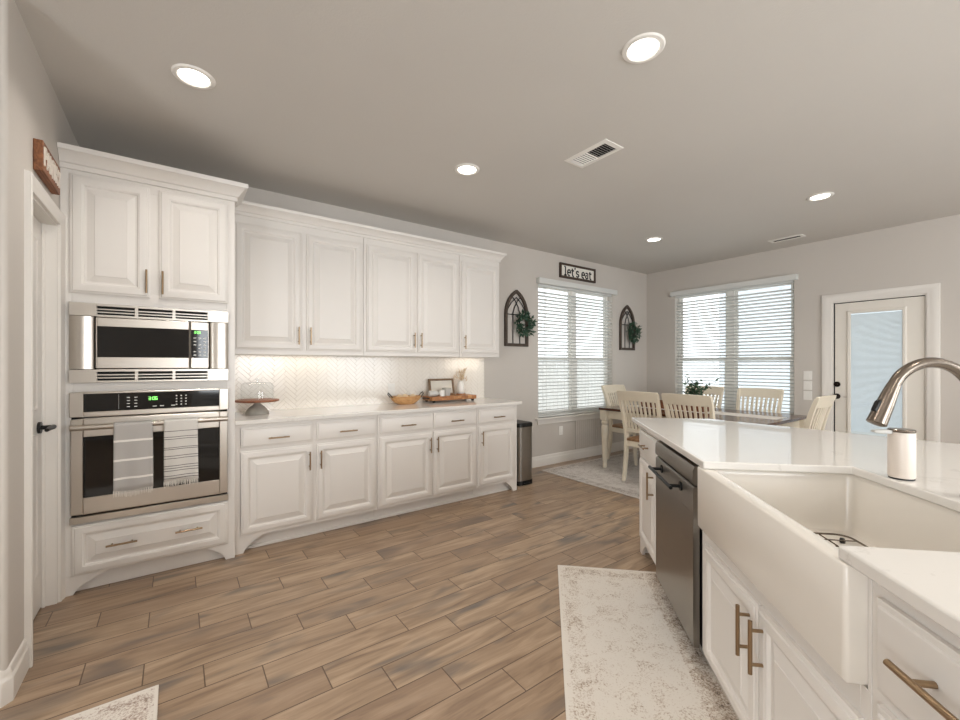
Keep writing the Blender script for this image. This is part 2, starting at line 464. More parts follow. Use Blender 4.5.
# ------------------------------------------------------------------ windows
def window(idx, T, x0, x1, z0, z1, label):
    """built in wall-local axes: x along wall, y into the wall, z up"""
    fr = MB(T)
    def ring(a0, a1, b0, b1, w, y0, y1):
        fr.box(a0, a0 + w, y0, y1, b0, b1); fr.box(a1 - w, a1, y0, y1, b0, b1)
        fr.box(a0 + w, a1 - w, y0, y1, b0, b0 + w); fr.box(a0 + w, a1 - w, y0, y1, b1 - w, b1)
    mid = (x0 + x1) / 2
    root = None
    ring(x0, x1, z0, z1, .03, .085, .135)
    fr.box(mid - .045, mid + .045, .08, .135, z0 + .03, z1 - .03)
    root = struct(fr.build('window_%d' % idx, 'plastic', bevel=.003), label)
    zm = 1.37
    for a0, a1 in ((x0 + .03, mid - .045), (mid + .045, x1 - .03)):
        s = MB(T); fr = s
        ring(a0, a1, zm - .02, z1 - .03, .035, .105, .125)
        ring(a0, a1, z0 + .03, zm + .025, .04, .088, .104)
        sash = s.build('window_sash', 'plastic', root, bevel=.003)
        g = MB(T); g.box(a0 + .03, a1 - .03, .113, .117, zm + .01, z1 - .06); g.build('glass_pane', 'glass', sash, smooth=0)
        g = MB(T); g.box(a0 + .03, a1 - .03, .094, .098, z0 + .06, zm - .01); g.build('glass_pane', 'glass', sash, smooth=0)
    return root
TA = Matrix.Translation((0, YA, 0))
TB = Matrix.Translation((XB, 0, 0)) @ Matrix.Rotation(R(-90), 4, 'Z')      # local x = -Y world
window(1, TA, WA[0], WA[1], WA[2], WA[3], 'white double window in the left wall, behind blinds')
window(2, TB, -WBw[1], -WBw[0], WBw[2], WBw[3], 'white double window in the right wall, behind blinds')

def sill(name, T, x0, x1, z, label):
    mb = MB(T); mb.box(x0 - .055, x1 + .09, -.045, .085, z - .022, z)
    s = struct(mb.build(name, 'trim', bevel=.005), label)
    mb = MB(T); mb.box(x0 - .02, x1 + .05, -.016, -.0005, z - .085, z - .0225)
    mb.build('apron_board', 'trim', s, bevel=.004)
    return s
sill('trim_1', TA, WA[0], WA[1], WA[2], 'white sill board under the left window')
sill('trim_2', TB, -WBw[1], -WBw[0], WBw[2], 'white sill board under the right window')

def blinds(T, x0, x1, z0, z1, label, vx0, vx1, wand=None):
    root = thing('venetian_blind', label, 'blind', group=None)
    m = MB(T); m.box(vx0, vx1, -.062, -.048, z1 - .03, z1 + .04)
    m.box(vx0, vx0 + .012, -.048, -.001, z1 - .03, z1 + .04); m.box(vx1 - .012, vx1, -.048, -.001, z1 - .03, z1 + .04)
    m.box(vx0 + .012, vx1 - .012, -.048, -.001, z1 + .026, z1 + .04)
    m.build('valance', 'blind', root, bevel=.004)
    m = MB(T); m.box(x0 + .01, x1 - .01, .008, .05, z1 - .045, z1 - .003); m.build('head_rail', 'blind', root)
    m = MB(T); pitch = .0445; n = int((z1 - z0 - .09) / pitch); tilt = R(-17)
    yc = .03; hw = .025
    for i in range(n):
        z = z0 + .05 + i * pitch
        pr = []
        for k in range(5):
            q = -1 + k / 2
            pr.append((yc + q * hw * math.cos(tilt), z + q * hw * math.sin(tilt) + .0025 * (1 - q * q)))
        up = pr + [(a, b - .0026) for a, b in pr[::-1]]
        m.prism(up, YZ, x0 + .008, x1 - .008)
    m.build('slats', 'blind', root, smooth=50)
    m = MB(T); m.box(x0 + .008, x1 - .008, .006, .052, z0 + .004, z0 + .026); m.build('bottom_rail', 'blind', root, bevel=.003)
    m = MB(T)
    for f in (.1, .36, .64, .9):
        xx_ = x0 + (x1 - x0) * f
        for yy in (.0045, .0555): m.cyl((xx_, yy, z0 + .02), (xx_, yy, z1 - .02), .0012, n=5)
    m.build('ladder_cords', 'blind', root)
    if wand:
        m = MB(T); m.cyl((wand, -.012, z1 - .04), (wand, -.012, z1 - .95), .0045, n=8); m.build('tilt_wand', 'blind', root)
    return root
blinds(TA, WA[0], WA[1], WA[2], WA[3] - .01, 'white slatted blind on the window under the let\'s eat sign', 3.685, 5.27, WA[0] + .11)
blinds(TB, -WBw[1], -WBw[0], WBw[2], WBw[3] - .01, 'white slatted blind on the window beside the patio door', -3.445, -1.845)

# vertically ribbed strip in wall paint under the left window
mb = MB(); k = 4.42
while k < 5.28:
    mb.box(k, k + .030, YA - .009, YA - .0005, .137, .528); mb.box(k + .030, k + .042, YA - .003, YA - .0005, .137, .528); k += .042
struct(mb.build('trim_3', 'wall', smooth=0), 'grey vertically ribbed strip below the left window')

# ------------------------------------------------------------------ patio door
CAS = [(0, 0), (0, -.012), (.012, -.016), (.03, -.016), (.04, -.02), (.075, -.024), (.085, -.02), (.088, 0)]
def casing(name, T, x0, x1, z1, w, label):
    k = w / .088
    pr = [(o * k, d) for o, d in CAS]
    m = MB(T); m.sweep([(x0, 0), (x0, z1), (x1, z1), (x1, 0)], pr, lambda p, q, d: (p, d, q))
    return struct(m.build(name, 'trim', smooth=30), label)
casing('trim_4', TB, -DB[1], -DB[0], DB[3], .092, 'white moulded casing around the patio door')
m = MB(TB)
m.box(-DB[1], -DB[1] + .012, 0.001, .139, 0, DB[3]); m.box(-DB[0] - .012, -DB[0], .001, .139, 0, DB[3]); m.box(-DB[1] + .012, -DB[0] - .012, .001, .139, DB[3] - .012, DB[3])
m.box(-DB[1], -DB[0], 0.001, .139, 0, .012)
struct(m.build('trim_5', 'trim', smooth=0), 'white jamb of the patio door')
a0, a1, zt = -DB[1] + .024, -DB[0] - .016, DB[3] - .022
m = MB(TB)                                # dark weatherstrip seen in the gap
m.box(-DB[1] + .0125, a0 + .004, .022, .034, .013, zt + .008); m.box(-DB[1] + .0125, a1, .022, .034, zt - .002, zt + .0095)
struct(m.build('trim_6', 'dark', smooth=0), 'dark weatherstrip of the patio door')
g0, g1, h0, h1 = -1.372, -.938, .28, 1.875
m = MB(TB); y0, y1 = .014, .058
m.box(a0, g0, y0, y1, .014, zt); m.box(g1, a1, y0, y1, .014, zt); m.box(g0, g1, y0, y1, .014, h0); m.box(g0, g1, y0, y1, h1, zt)
d1 = struct(m.build('door_1', 'door', bevel=.003), 'white patio door with one tall glass pane')
m = MB(TB); m.sweep([(g0, h0), (g0, h1), (g1, h1), (g1, h0)], [(.022, .0135), (.022, .006), (.012, .001), (-.006, .003), (-.012, .012), (-.012, .0135)], lambda p, q, d: (p, d, q), closed=True)
m.build('glazing_frame', 'door', d1, smooth=30)
m = MB(TB); m.box(g0, g1, .02, .023, h0, h1); m.box(g0, g1, .048, .051, h0, h1); m.build('glass_pane', 'glass', d1, smooth=0)
m = MB(TB); z = h0 + .02
while z < h1 - .02:
    m.loops([[(x, .0355 - .006, z + .0035), (x, .0355 + .006, z - .0035), (x, .0355 + .006, z - .0042), (x, .0355 - .006, z + .0028)] for x in (g0 + .004, g1 - .004)]); z += .0125
m.build('mini_blind', 'blind', d1, smooth=0)
for zz, nm in ((1.07, 'deadbolt'), (.933, 'door_knob')):
    m = MB(TB @ Matrix.Translation((-1.482, .014, zz)) @ Matrix.Rotation(R(90), 4, 'X'))
    if nm == 'deadbolt': m.lathe([(.031, -.001), (.031, .007), (.026, .012), (.010, .013), (.010, .02), (.004, .022)], n=24)
    else: m.lathe([(.031, -.001), (.031, .006), (.012, .012), (.011, .03), (.024, .038), (.029, .05), (.024, .06), (.008, .064)], n=24)
    m.build(nm, 'dark_bronze', d1)
m = MB(TB); m.box(-1.425, -1.375, .004, .013, .925, .932); m.build('blind_slider', 'steel', d1)

# ------------------------------------------------------------------ pantry door, casing, sign
TC = Matrix.Translation((XC, 0, 0)) @ Matrix.Rotation(R(90), 4, 'Z')       # local x = +Y world, y into wall
casing('trim_7', TC, PD[0], PD[1], PD[3], .065, 'white moulded casing around the pantry door')
m = MB(TC)
m.box(PD[0], PD[0] + .012, .001, .114, 0, PD[3]); m.box(PD[1] - .012, PD[1], .001, .114, 0, PD[3]); m.box(PD[0] + .012, PD[1] - .012, .001, .114, PD[3] - .012, PD[3])
m.box(PD[1] - .024, PD[1] - .0121, .045, .057, 0, PD[3] - .012)
struct(m.build('trim_8', 'trim', smooth=0), 'white jamb of the pantry door')
m = MB(TC); m.box(PD[0] + .014, PD[1] - .014, .058, .093, .01, PD[3] - .014)
for q0, q1 in ((.2, .95), (1.05, 1.95)):
    m.panel(PD[0] + .1, PD[1] - .1, q0, q1, .0585, .006, .03)
d2 = struct(m.build('door_2', 'trim', bevel=.002), 'white panelled pantry door set back in its frame')
m = MB(TC @ Matrix.Translation((PD[1] - .085, .058, .965)))
m.tube([(0, 0, 0), (0, -.012, 0)], .030, 22); m.tube([(0, -.012, 0), (0, -.062, 0)], .011, 14)
m.tube([(.012, -.055, 0), (-.03, -.056, .0), (-.07, -.054, .001), (-.115, -.052, -.002)], [.012, .011, .010, .009], 12)
m.build('lever_handle', 'black', d2)

# letters as flat strokes on a 1-high grid
def arc(cx, cy, rx, ry, a0, a1, n=10): return [(cx + rx * math.cos(R(a0 + (a1 - a0) * i / n)), cy + ry * math.sin(R(a0 + (a1 - a0) * i / n))) for i in range(n + 1)]
GL = {
 'l': ([[(.05, .72), (.05, .72), (.2, .72), (.2, 0)], [(.04, 0), (.36, 0)]], .42),
 'e': ([[(.05, .26), (.42, .26)] + arc(.235, .25, .19, .25, 0, 300, 16)], .5),
 't': ([[(.16, .66), (.16, .12)] + arc(.28, .12, .12, .12, 180, 300, 6), [(.02, .48), (.36, .48)]], .42),
 "'": ([[(.1, .78), (.06, .6)]], .2),
 's': ([arc(.2, .37, .15, .125, 20, 270, 10) + arc(.2, .125, .16, .125, 90, -160, 10)], .44),
 'a': ([arc(.2, .36, .15, .13, 150, 0, 8) + [(.35, .0)], arc(.2, .14, .15, .14, 80, 320, 12)], .48),
 ' ': ([], .32),
 'P': ([[(.05, 0), (.05, 1), (.3, 1)] + arc(.3, .75, .22, .25, 90, -90, 10) + [(.05, .5)]], .62),
 'A': ([[(.02, 0), (.3, 1), (.58, 0)], [(.12, .34), (.48, .34)]], .68),
 'N': ([[(.05, 0), (.05, 1), (.52, 0), (.52, 1)]], .66),
 'T': ([[(.3, 0), (.3, 1)], [(.02, 1), (.58, 1)]], .66),
 'R': ([[(.05, 0), (.05, 1), (.3, 1)] + arc(.3, .75, .22, .25, 90, -90, 10) + [(.05, .5)], [(.28, .5), (.54, 0)]], .66),
 'Y': ([[(.02, 1), (.28, .5), (.54, 1)], [(.28, .5), (.28, 0)]], .58),
}
def stroke_text(mb, txt, x, z, h, y0, y1, sw):
    w = sum(GL[c][1] for c in txt) * h
    x -= w / 2
    for ch in txt:
        strokes, adv = GL[ch]
        for st in strokes:
            P = [Vector((x + a * h, z + b * h)) for a, b in st]
            P = [p for i, p in enumerate(P) if i == 0 or (p - P[i - 1]).length > 1e-6]
            Ls = []
            for i, p in enumerate(P):
                t = (P[min(i + 1, len(P) - 1)] - P[max(i - 1, 0)]).normalized(); nn = Vector((-t.y, t.x)) * sw / 2
                a, b = p + nn, p - nn
                Ls.append([(a.x, y0, a.y), (b.x, y0, b.y), (b.x, y1, b.y), (a.x, y1, a.y)])
            mb.loops(Ls)
        x += adv * h
    return mb
# pantry sign: a thick board above the door
sg = thing('wall_sign', 'brown wooden block sign with white letters above the pantry door', 'sign', (XC, 2.87, 2.245), R(90))
m = MB(); m.box(-.17, .172, -.034, -.001, -.074, .066); m.build('sign_board', 'wood_sign', sg, bevel=.003)
m = MB(); stroke_text(m, 'PANTRY', .0, -.046, .084, -.0385, -.0335, .011); m.build('lettering', 'letter_white', sg, smooth=0)
# let's eat sign
sg = thing('wall_sign', 'white framed sign reading let\'s eat above the left window', 'sign', (4.457, YA, 2.547), 0)
m = MB(); m.box(-.352, .352, -.014, -.001, -.088, .088); m.build('sign_panel', 'sign_white', sg, smooth=0)
m = MB(); m.sweep([(-.346, -.084), (-.346, .084), (.346, .084), (.346, -.084)], [(.014, -.0005), (.014, -.028), (-.014, -.028), (-.014, -.0005)], lambda p, q, d: (p, d, q), closed=True); m.build('sign_frame', 'wood_frame', sg, bevel=.002)
for wd, wx in (("let's", -.128), ('eat', .178)):
    m = MB(); stroke_text(m, wd, wx, -.056, .155, -.0165, -.0135, .02); m.build('lettering', 'letter', sg, smooth=0)

# arched window-frame decor with wreaths
def leaf(mb, p, d, L, w, up=None):
    d = Vector(d).normalized(); a = Vector((random.uniform(-1, 1), random.uniform(-1, 1), random.uniform(-1, 1)))
    s = d.cross(a).normalized(); nrm = s.cross(d)
    P = Vector(p)
    pts = [P, P + d * L * .35 + s * w / 2 + nrm * .003, P + d * L, P + d * L * .35 - s * w / 2 + nrm * .003]
    q = [mb.v(x) for x in pts]; mid = mb.v(P + d * L * .5 - nrm * L * .06)
    for i in range(4): mb.f([q[i], q[(i + 1) % 4], mid])
def arch_decor(xc, label, wlabel, seed):
    random.seed(seed)
    W2, z0, zs, z1 = .185, 1.535, 1.90, 2.20
    t = thing('arched_wall_frame', label, 'wall decor', (xc, YA, z0))
    def gothic(w, zsp, zt):
        hgt = zt - zsp; k = (hgt * hgt - w * w) / (2 * w); rad = k + w; L = []
        for i in range(9):
            a = math.asin(hgt / rad) * i / 8
            L.append((k - rad * math.cos(a), zsp + rad * math.sin(a)))
        return [(-w, 0)] + L + [(-a, b) for a, b in L[-2::-1]] + [(w, 0)]
    g = gothic(W2 - .02, zs - z0, z1 - z0 - .02)
    m = MB(); m.sweep(g, [(.02, -.001), (.02, -.03), (-.016, -.03), (-.016, -.001)], lambda p, q, d: (p, d, q), closed=True)
    m.build('arch_frame', 'wood_arch', t, smooth=30, bevel=.003)
    m = MB(); yb = -.014; r = .0055
    for x in (-.055, .055): m.cyl((x, yb, .01), (x, yb, zs - z0 + .02), r, n=8)
    m.cyl((-W2 + .03, yb, zs - z0), (W2 - .03, yb, zs - z0), r, n=8)
    for s in (-1, 1):
        m.tube([(s * .055, yb, zs - z0 + .01), (s * .03, yb, zs - z0 + .09), (-s * .02, yb, zs - z0 + .17), (-s * .085, yb, zs - z0 + .235)], r, 8)
        m.tube([(s * .155, yb, zs - z0 + .01), (s * .13, yb, zs - z0 + .07), (s * .08, yb, zs - z0 + .14), (0, yb, zs - z0 + .21)], r, 8)
    m.build('muntins', 'black', t)
    w = thing('wreath', wlabel, 'wreath', (xc + .08, YA - .045, z0 + .25))
    m = MB(); Rr = .092
    ring = [(Rr * math.cos(2 * PI * i / 24), -.012 * (i % 2), Rr * 1.15 * math.sin(2 * PI * i / 24)) for i in range(24)]
    m.tube(ring, .007, 6, closed=True); m.build('vine_ring', 'stem', w)
    m = MB()
    for i in range(240):
        a = random.uniform(0, 2 * PI); rr = Rr * random.uniform(.45, 1.35)
        bias = 1.25 if -1.2 < a - 0 < 1.2 or a > 5.2 else 1
        p = (rr * math.cos(a) * bias, random.uniform(-.045, .0), rr * 1.15 * math.sin(a))
        leaf(m, p, (math.cos(a + random.uniform(-1.5, 1.9)), random.uniform(-.9, .05), math.sin(a + random.uniform(-1.5, 1.9))), random.uniform(.04, .07), random.uniform(.02, .032))
    m.build('leaves', 'leaf_dark', w, smooth=0)
arch_decor(3.345, 'arched dark wood window frame decor between cabinets and left window', 'green leafy wreath hanging on the arched frame nearest the cabinets', 3)
arch_decor(5.572, 'arched dark wood window frame decor between left window and room corner', 'green leafy wreath hanging on the arched frame nearest the room corner', 5)

# wall plates
def plate(name, T, x, z, w, h, label, cat, kind, group=None):
    t = thing(name, label, cat, T @ Vector((x, 0, z)), T.to_euler().z, group)
    m = MB(); m.box(-w / 2, w / 2, -.006, -.0005, -h / 2, h / 2); m.build('cover_plate', 'plastic', t, bevel=.002)
    if kind == 'switch':
        m = MB()
        m.box(-.018, .018, -.0095, -.0055, -.032, .032); m.build('rocker', 'plastic', t, bevel=.002)
    else:
        for s in (-.02, .02):
            m = MB(); m.box(-.016, .016, -.0085, -.0055, s - .015, s + .015); m.build('socket', 'plastic', t, bevel=.002)
    return t
for z, nm in ((1.165, 'white light switch plate left of patio door, topmost of three'), (1.045, 'white light switch plate left of patio door, middle of three'), (.925, 'white light switch plate left of patio door, lowest of three')):
    plate('light_switch', TB, -1.752, z, .085, .105, nm, 'light switch', 'switch', 'light switches beside the patio door')
plate('wall_outlet', TA, 4.13, .42, .072, .115, 'white wall outlet low under the left window', 'outlet', 'outlet')

# ------------------------------------------------------------------ ceiling lights and vents
LAMPC = (1.0, .95, .89)
def ceiling_light(x, y, label):
    t = thing('recessed_light', label, 'ceiling light', (x, y, H), 0, 'recessed ceiling lights')
    m = MB(); m.lathe([(.066, -.004), (.072, -.009), (.088, -.007), (.094, -.001), (.094, 0), (.066, 0)], n=40, cap0=False, cap1=False)
    m.loops([[(.066 * math.cos(2 * PI * k / 40), .066 * math.sin(2 * PI * k / 40), z) for k in range(40)] for z in (-.004, 0)], cap0=False, cap1=False)
    m.build('trim_ring', 'plastic', t)
    m = MB(); m.lathe([(.0655, -.003), (.0655, -.001)], n=40); m.build('diffuser', 'lamp', t)
    l = area('lamp_light', (x, y, H - .014), (0, 0, 0), .13, .13, LAMP_W, LAMPC, 'DISK', 130)
    return t
ceiling_light(.074, 2.555, 'round recessed ceiling light above the oven cabinet')
ceiling_light(1.735, 1.116, 'largest round recessed ceiling light, right of the big air vent')
ceiling_light(1.749, 2.574, 'round recessed ceiling light in front of the white upper cabinets')
ceiling_light(4.49, 1.2, 'round recessed ceiling light on the right, toward the patio door')
ceiling_light(4.474, 2.74, 'smallest round recessed ceiling light, near the dining corner')
for x, y in ((.074, .9), (.074, -.6), (1.735, -.6), (-1.6, .9), (-1.6, -1.2), (4.49, -.6), (3.1, -1.9)):  # extra lamps out of view, added to fill the room from the camera side
    ceiling_light(x, y, 'unseen round recessed ceiling light added behind the view for fill')

def vent(x, y, w, l, rz, label, n, split=.5):
    t = thing('ceiling_vent', label, 'air vent', (x, y, H), rz, 'ceiling air vents')
    m = MB(); m.sweep([(-l / 2, -w / 2), (l / 2, -w / 2), (l / 2, w / 2), (-l / 2, w / 2)], [(0, 0), (0, -.004), (.02, -.009), (.03, -.009), (.034, 0)], XY, closed=True)
    m.build('vent_frame', 'plastic', t, smooth=30)
    m = MB(); m.box(-l / 2 + .03, l / 2 - .03, -w / 2 + .03, w / 2 - .03, -.0015, -.0005); m.build('duct_opening', 'dark', t, smooth=0)
    m = MB(); a = l - .07
    for i in range(n):
        x0 = -a / 2 + a * (i + .5) / n; s = 1 if i < n * split else -1
        m.loops([[(x0 - .003 * s, yy, -.009), (x0 + .003 * s, yy, -.003), (x0 + .0042 * s, yy, -.003), (x0 - .0018 * s, yy, -.009)] for yy in (-w / 2 + .032, w / 2 - .032)])
    m.build('louvers', 'plastic', t, smooth=0)
vent(2.327, 1.88, .19, .355, R(90), 'white ceiling vent with dark louvers between kitchen lights', 14)
vent(5.68, 1.83, .14, .33, R(90), 'narrow white ceiling vent near the far wall', 12, 1.1)

# ------------------------------------------------------------------ kitchen cabinets on the left wall
def pull(parent, x, y, z, L=.14, vert=True, r=.0055, stand=.03, mat='bronze', name='handle'):
    m = MB()
    a = Vector((0, 0, 1)) if vert else Vector((1, 0, 0)); c = Vector((x, y - stand, z))
    m.cyl(c - a * L / 2, c + a * L / 2, r, n=12)
    for s in (-1, 1):
        p = c + a * s * L * .32
        m.cyl(p, (p.x, y + .001, p.z), r * .85, n=10)
    return m.build(name, mat, parent)

CROWN = [(0, 0), (.010, 0), (.010, .022), (.018, .026), (.022, .036), (.046, .066), (.056, .070), (.058, .078), (.058, .092), (0, .092)]
def foot(mb, x0, s, y, z=.105, w=.13, t=.02):
    """curved bracket foot at x0 running in direction s"""
    pts = [(0, 0), (.052, 0)] + [(.052 + (w - .052) * (i / 8), z * (i / 8) ** .6 * .96) for i in range(1, 9)] + [(w, z), (0, z)]
    mb.prism([(x0 + s * a, b) for a, b in pts], XZ, y, y + t)

# tall oven cabinet
TX0, TX1, TYF = -.5185, .3205, 3.24
oc = thing('oven_cabinet', 'tall white cabinet holding the wall oven and microwave', 'cabinet', (0, 0, 0))
m = MB(); yf = TYF
m.box(TX0, TX0 + .02, yf + .0202, YA - .002, 0, 2.41); m.box(TX1 - .02, TX1, yf + .0202, YA - .002, 0, 2.41)
m.box(TX0 + .02, TX1 - .02, YA - .02, YA - .002, .1, 2.41); m.box(TX0 + .02, TX1 - .02, yf, YA - .02, 2.39, 2.41)
for z0, z1 in ((.105, .125), (.36, .385), (1.145, 1.165), (1.66, 1.68)): m.box(TX0 + .02, TX1 - .02, yf + .02, YA - .02, z0, z1)
m.box(TX0, -.468, yf, yf + .02, .1052, 2.41); m.box(.270, TX1, yf, yf + .02, .1052, 2.41)
for z0, z1 in ((.105, .13), (.37, .40), (1.125, 1.19), (1.635, 1.72), (2.33, 2.41)): m.box(-.468, .270, yf, yf + .02, z0, z1)
m.box(-.15, -.062, yf, yf + .02, 1.72, 2.33)
foot(m, TX0, 1, yf, w=.2); foot(m, TX1, -1, yf, w=.16)
m.box(TX0 + .02, TX1 - .02, yf + .045, yf + .06, 0, .105)
m.build('cabinet_body', 'white', oc, bevel=.0015)
for x0, x1, hx in ((-.478, -.127, -.142), (-.084, .280, -.065)):
    m = MB(); m.panel(x0, x1, 1.697, 2.362, yf - .0005, .02, .062); d = m.build('door', 'white', oc, smooth=25)
    pull(d, hx, yf - .02, 1.79)
m = MB(); m.panel(-.470, .278, .110, .388, yf - .0005, .02, .058); d = m.build('drawer', 'white', oc, smooth=25)
pull(d, -.254, yf - .02, .253, vert=False); pull(d, .067, yf - .02, .257, vert=False)
m = MB(); m.sweep([(TX1 + .0006, 3.505), (TX1 + .0006, yf - .0006), (TX0, yf - .0006)], [(a * 1.22, 2.385 + b * 1.2) for a, b in CROWN], XY)
tag(m.build('crown_molding', 'white', smooth=30), 'white crown molding along the top of the tall oven cabinet', 'molding')

# base cabinets
BYF = 3.275
def base_cab(x0, x1, doors, drawers, label, fl=False, fr=False):
    t = thing('base_cabinet', label, 'cabinet', (x0, BYF, 0), 0, 'white base cabinets along the left wall')
    w = x1 - x0; m = MB(); dp = YA - BYF - .003
    m.box(0, .018, .02, dp, .105, .8815); m.box(w - .018, w, .02, dp, .105, .8815); m.box(.018, w - .018, dp - .015, dp, .105, .8815)
    m.box(.018, w - .018, .02, dp - .015, .105, .125)
    q = [(.032, w - .032)] if len(doors) == 1 else [(.032, w / 2 - .03), (w / 2 + .03, w - .032)]
    for r0, r1 in q:
        for z0, z1 in ((.84, .8815), (.68, .74), (.105, .15)): m.box(r0, r1, 0, .02, z0, z1)
    m.box(0, .032, 0, .02, .105, .8815); m.box(w - .032, w, 0, .02, .105, .8815)
    if len(doors) == 2: m.box(w / 2 - .03, w / 2 + .03, 0, .02, .105, .8815)
    m.box(.02 if fl else 0, w - (.02 if fr else 0), .07, .085, 0, .105)
    m.box(.02 if fl else 0, w - (.02 if fr else 0), .058, .07, 0, .018)
    if fl: foot(m, 0, 1, 0, w=.17); m.box(0, .018, .02, .07, 0, .105)
    if fr: foot(m, w, -1, 0, w=.14); m.box(w - .018, w, .02, dp, 0, .105)
    m.build('cabinet_body', 'white', t, bevel=.0012)
    for a0, a1, side in doors:
        m = MB(); m.panel(a0 - x0, a1 - x0, .128, .697, -.0005, .02, .055); d = m.build('door', 'white', t, smooth=25)
        pull(d, (a1 - x0 - .025) if side > 0 else (a0 - x0 + .025), -.02, .585, .135)
    for a0, a1 in drawers:
        m = MB(); m.panel(a0 - x0, a1 - x0, .722, .860, -.0005, .02, raised=False)
        d = m.build('drawer', 'white', t, smooth=25)
        pull(d, (a0 + a1) / 2 - x0, -.02, .779, .135, False)
base_cab(.322, 1.335, [(.357, .825, 1), (.855, 1.318, -1)], [(.357, .825), (.855, 1.318)], 'white two-door base cabinet next to the tall oven cabinet', fl=True)
base_cab(1.338, 2.337, [(1.356, 1.841, 1), (1.862, 2.322, -1)], [(1.356, 1.841), (1.862, 2.322)], 'white two-door base cabinet in the middle of the left counter')
base_cab(2.340, 2.845, [(2.358, 2.806, -1)], [(2.358, 2.806)], 'white one-door base cabinet next to the trash can', fr=True)
m = MB(); m.box(.320, 2.885, 3.235, YA - .002, .884, .914)
tag(m.build('countertop', 'quartz', bevel=.004, seg=3), 'white quartz countertop along the left wall', 'countertop')

# upper cabinets
UYF, UZ0, UZ1 = 3.565, 1.372, 2.42
def upper_cab(x0, x1, doors, label):
    t = thing('upper_cabinet', label, 'cabinet', (x0, UYF, UZ0), 0, 'white upper cabinets along the left wall')
    w = x1 - x0; dp = YA - UYF - .012; h = UZ1 - UZ0; m = MB()
    m.box(0, .018, .02, dp, 0, h); m.box(w - .018, w, .02, dp, 0, h); m.box(.018, w - .018, dp - .012, dp, 0, h)
    m.box(.018, w - .018, .02, dp - .012, .022, .04); m.box(.018, w - .018, .02, dp - .012, h - .018, h)
    m.box(0, .033, 0, .02, 0, h); m.box(w - .033, w, 0, .02, 0, h)
    m.box(.033, w - .033, 0, .02, 0, .045); m.box(.033, w - .033, 0, .02, h - .11, h)
    if len(doors) == 2: m.box(w / 2 - .03, w / 2 + .03, 0, .02, .045, h - .11)
    m.build('cabinet_body', 'white', t, bevel=.0012)
    for a0, a1, side in doors:
        m = MB(); m.panel(a0 - x0, a1 - x0, .036, .975, -.0005, .02, .058); d = m.build('door', 'white', t, smooth=25)
        pull(d, (a1 - x0 - .025) if side > 0 else (a0 - x0 + .025), -.02, .15, .14)
upper_cab(.322, 1.328, [(.350, .813, 1), (.853, 1.309, -1)], 'white two-door upper cabinet beside the tall oven cabinet')
upper_cab(1.331, 2.330, [(1.353, 1.831, 1), (1.852, 2.314, -1)], 'white two-door upper cabinet in the middle of the run')
upper_cab(2.333, 2.845, [(2.351, 2.825, -1)], 'white one-door upper cabinet at the window end of the run')
m = MB(); m.sweep([(2.846, YA - .003), (2.846, UYF - .001), (.3222, UYF - .001)], [(a, 2.405 + b) for a, b in CROWN], XY)
tag(m.build('crown_molding', 'white', smooth=30), 'white crown molding along the top of the upper cabinets', 'molding')
# under-cabinet strips
def strip(x0, x1, label):
    t = thing('under_cabinet_light', label, 'light', ((x0 + x1) / 2, YA - .10, UZ0 + .021), 0, 'under-cabinet light strips')
    w = x1 - x0
    m = MB(); m.box(-w / 2, w / 2, -.02, .02, -.012, 0); m.build('housing', 'plastic', t, bevel=.002)
    m = MB(); m.box(-w / 2 + .01, w / 2 - .01, -.015, .015, -.0145, -.0121); m.build('diffuser', 'strip', t)
    area('strip_light', ((x0 + x1) / 2, YA - .10, UZ0 + .004), (0, 0, 0), w - .03, .03, STRIP_W * w, (1, .92, .80))
strip(.40, 1.12, 'lit strip lamp under the upper cabinet beside the oven cabinet')
strip(2.36, 2.815, 'lit strip lamp under the upper cabinet at the window end')

# herringbone backsplash
m = MB(); X0, X1, Z0, Z1 = .322, 2.862, .9145, UZ0 - .0005
m.box(X0, X1, YA - .006, YA - .001, Z0, Z1); bs = m.build('backsplash', 'grout', smooth=0)
tag(bs, 'cream herringbone tile backsplash above the left counter', 'backsplash')
m = MB(); u = .031; nn = 4; gap = .0011; cc = math.cos(R(45)); N = 100
def htile(a0, b0, a1, b1):
    P = [(a0 + gap, b0 + gap), (a1 - gap, b0 + gap), (a1 - gap, b1 - gap), (a0 + gap, b1 - gap)]
    def rt(p): return (1.55 + (p[0] - p[1]) * cc, 1.15 + (p[0] + p[1]) * cc)
    Q = [rt(p) for p in P]; c0 = rt(((a0 + a1) / 2, (b0 + b1) / 2))
    if not (X0 - .08 < c0[0] < X1 + .08 and Z0 - .08 < c0[1] < Z1 + .08): return
    B = [(q[0], YA - .006, q[1]) for q in Q]
    F = [(c0[0] + (q[0] - c0[0]) * .98, YA - .0085, c0[1] + (q[1] - c0[1]) * .98) for q in Q]
    m.loops([B, F], cap0=False)
for i in range(-N, N):
    for j in range(-N, N):
        k = (i - j) % (2 * nn)
        if k == 0: htile(i * u, j * u, (i + nn) * u, (j + 1) * u)
        elif k == 2 * nn - 1: htile(i * u, j * u, (i + 1) * u, (j + nn) * u)
for co, no in (((X0, 0, 0), (-1, 0, 0)), ((X1, 0, 0), (1, 0, 0)), ((0, 0, Z0), (0, 0, -1)), ((0, 0, Z1), (0, 0, 1))):
    bmesh.ops.bisect_plane(m.bm, geom=m.bm.verts[:] + m.bm.edges[:] + m.bm.faces[:], plane_co=co, plane_no=no, clear_outer=True)
m.build('tiles', 'tile', bs, smooth=0)
plate('wall_outlet', Matrix.Translation((1.72, YA - .0095, 0)), 0, 1.05, .072, .115, 'white outlet on the tile backsplash behind the wooden bowl', 'outlet', 'outlet')

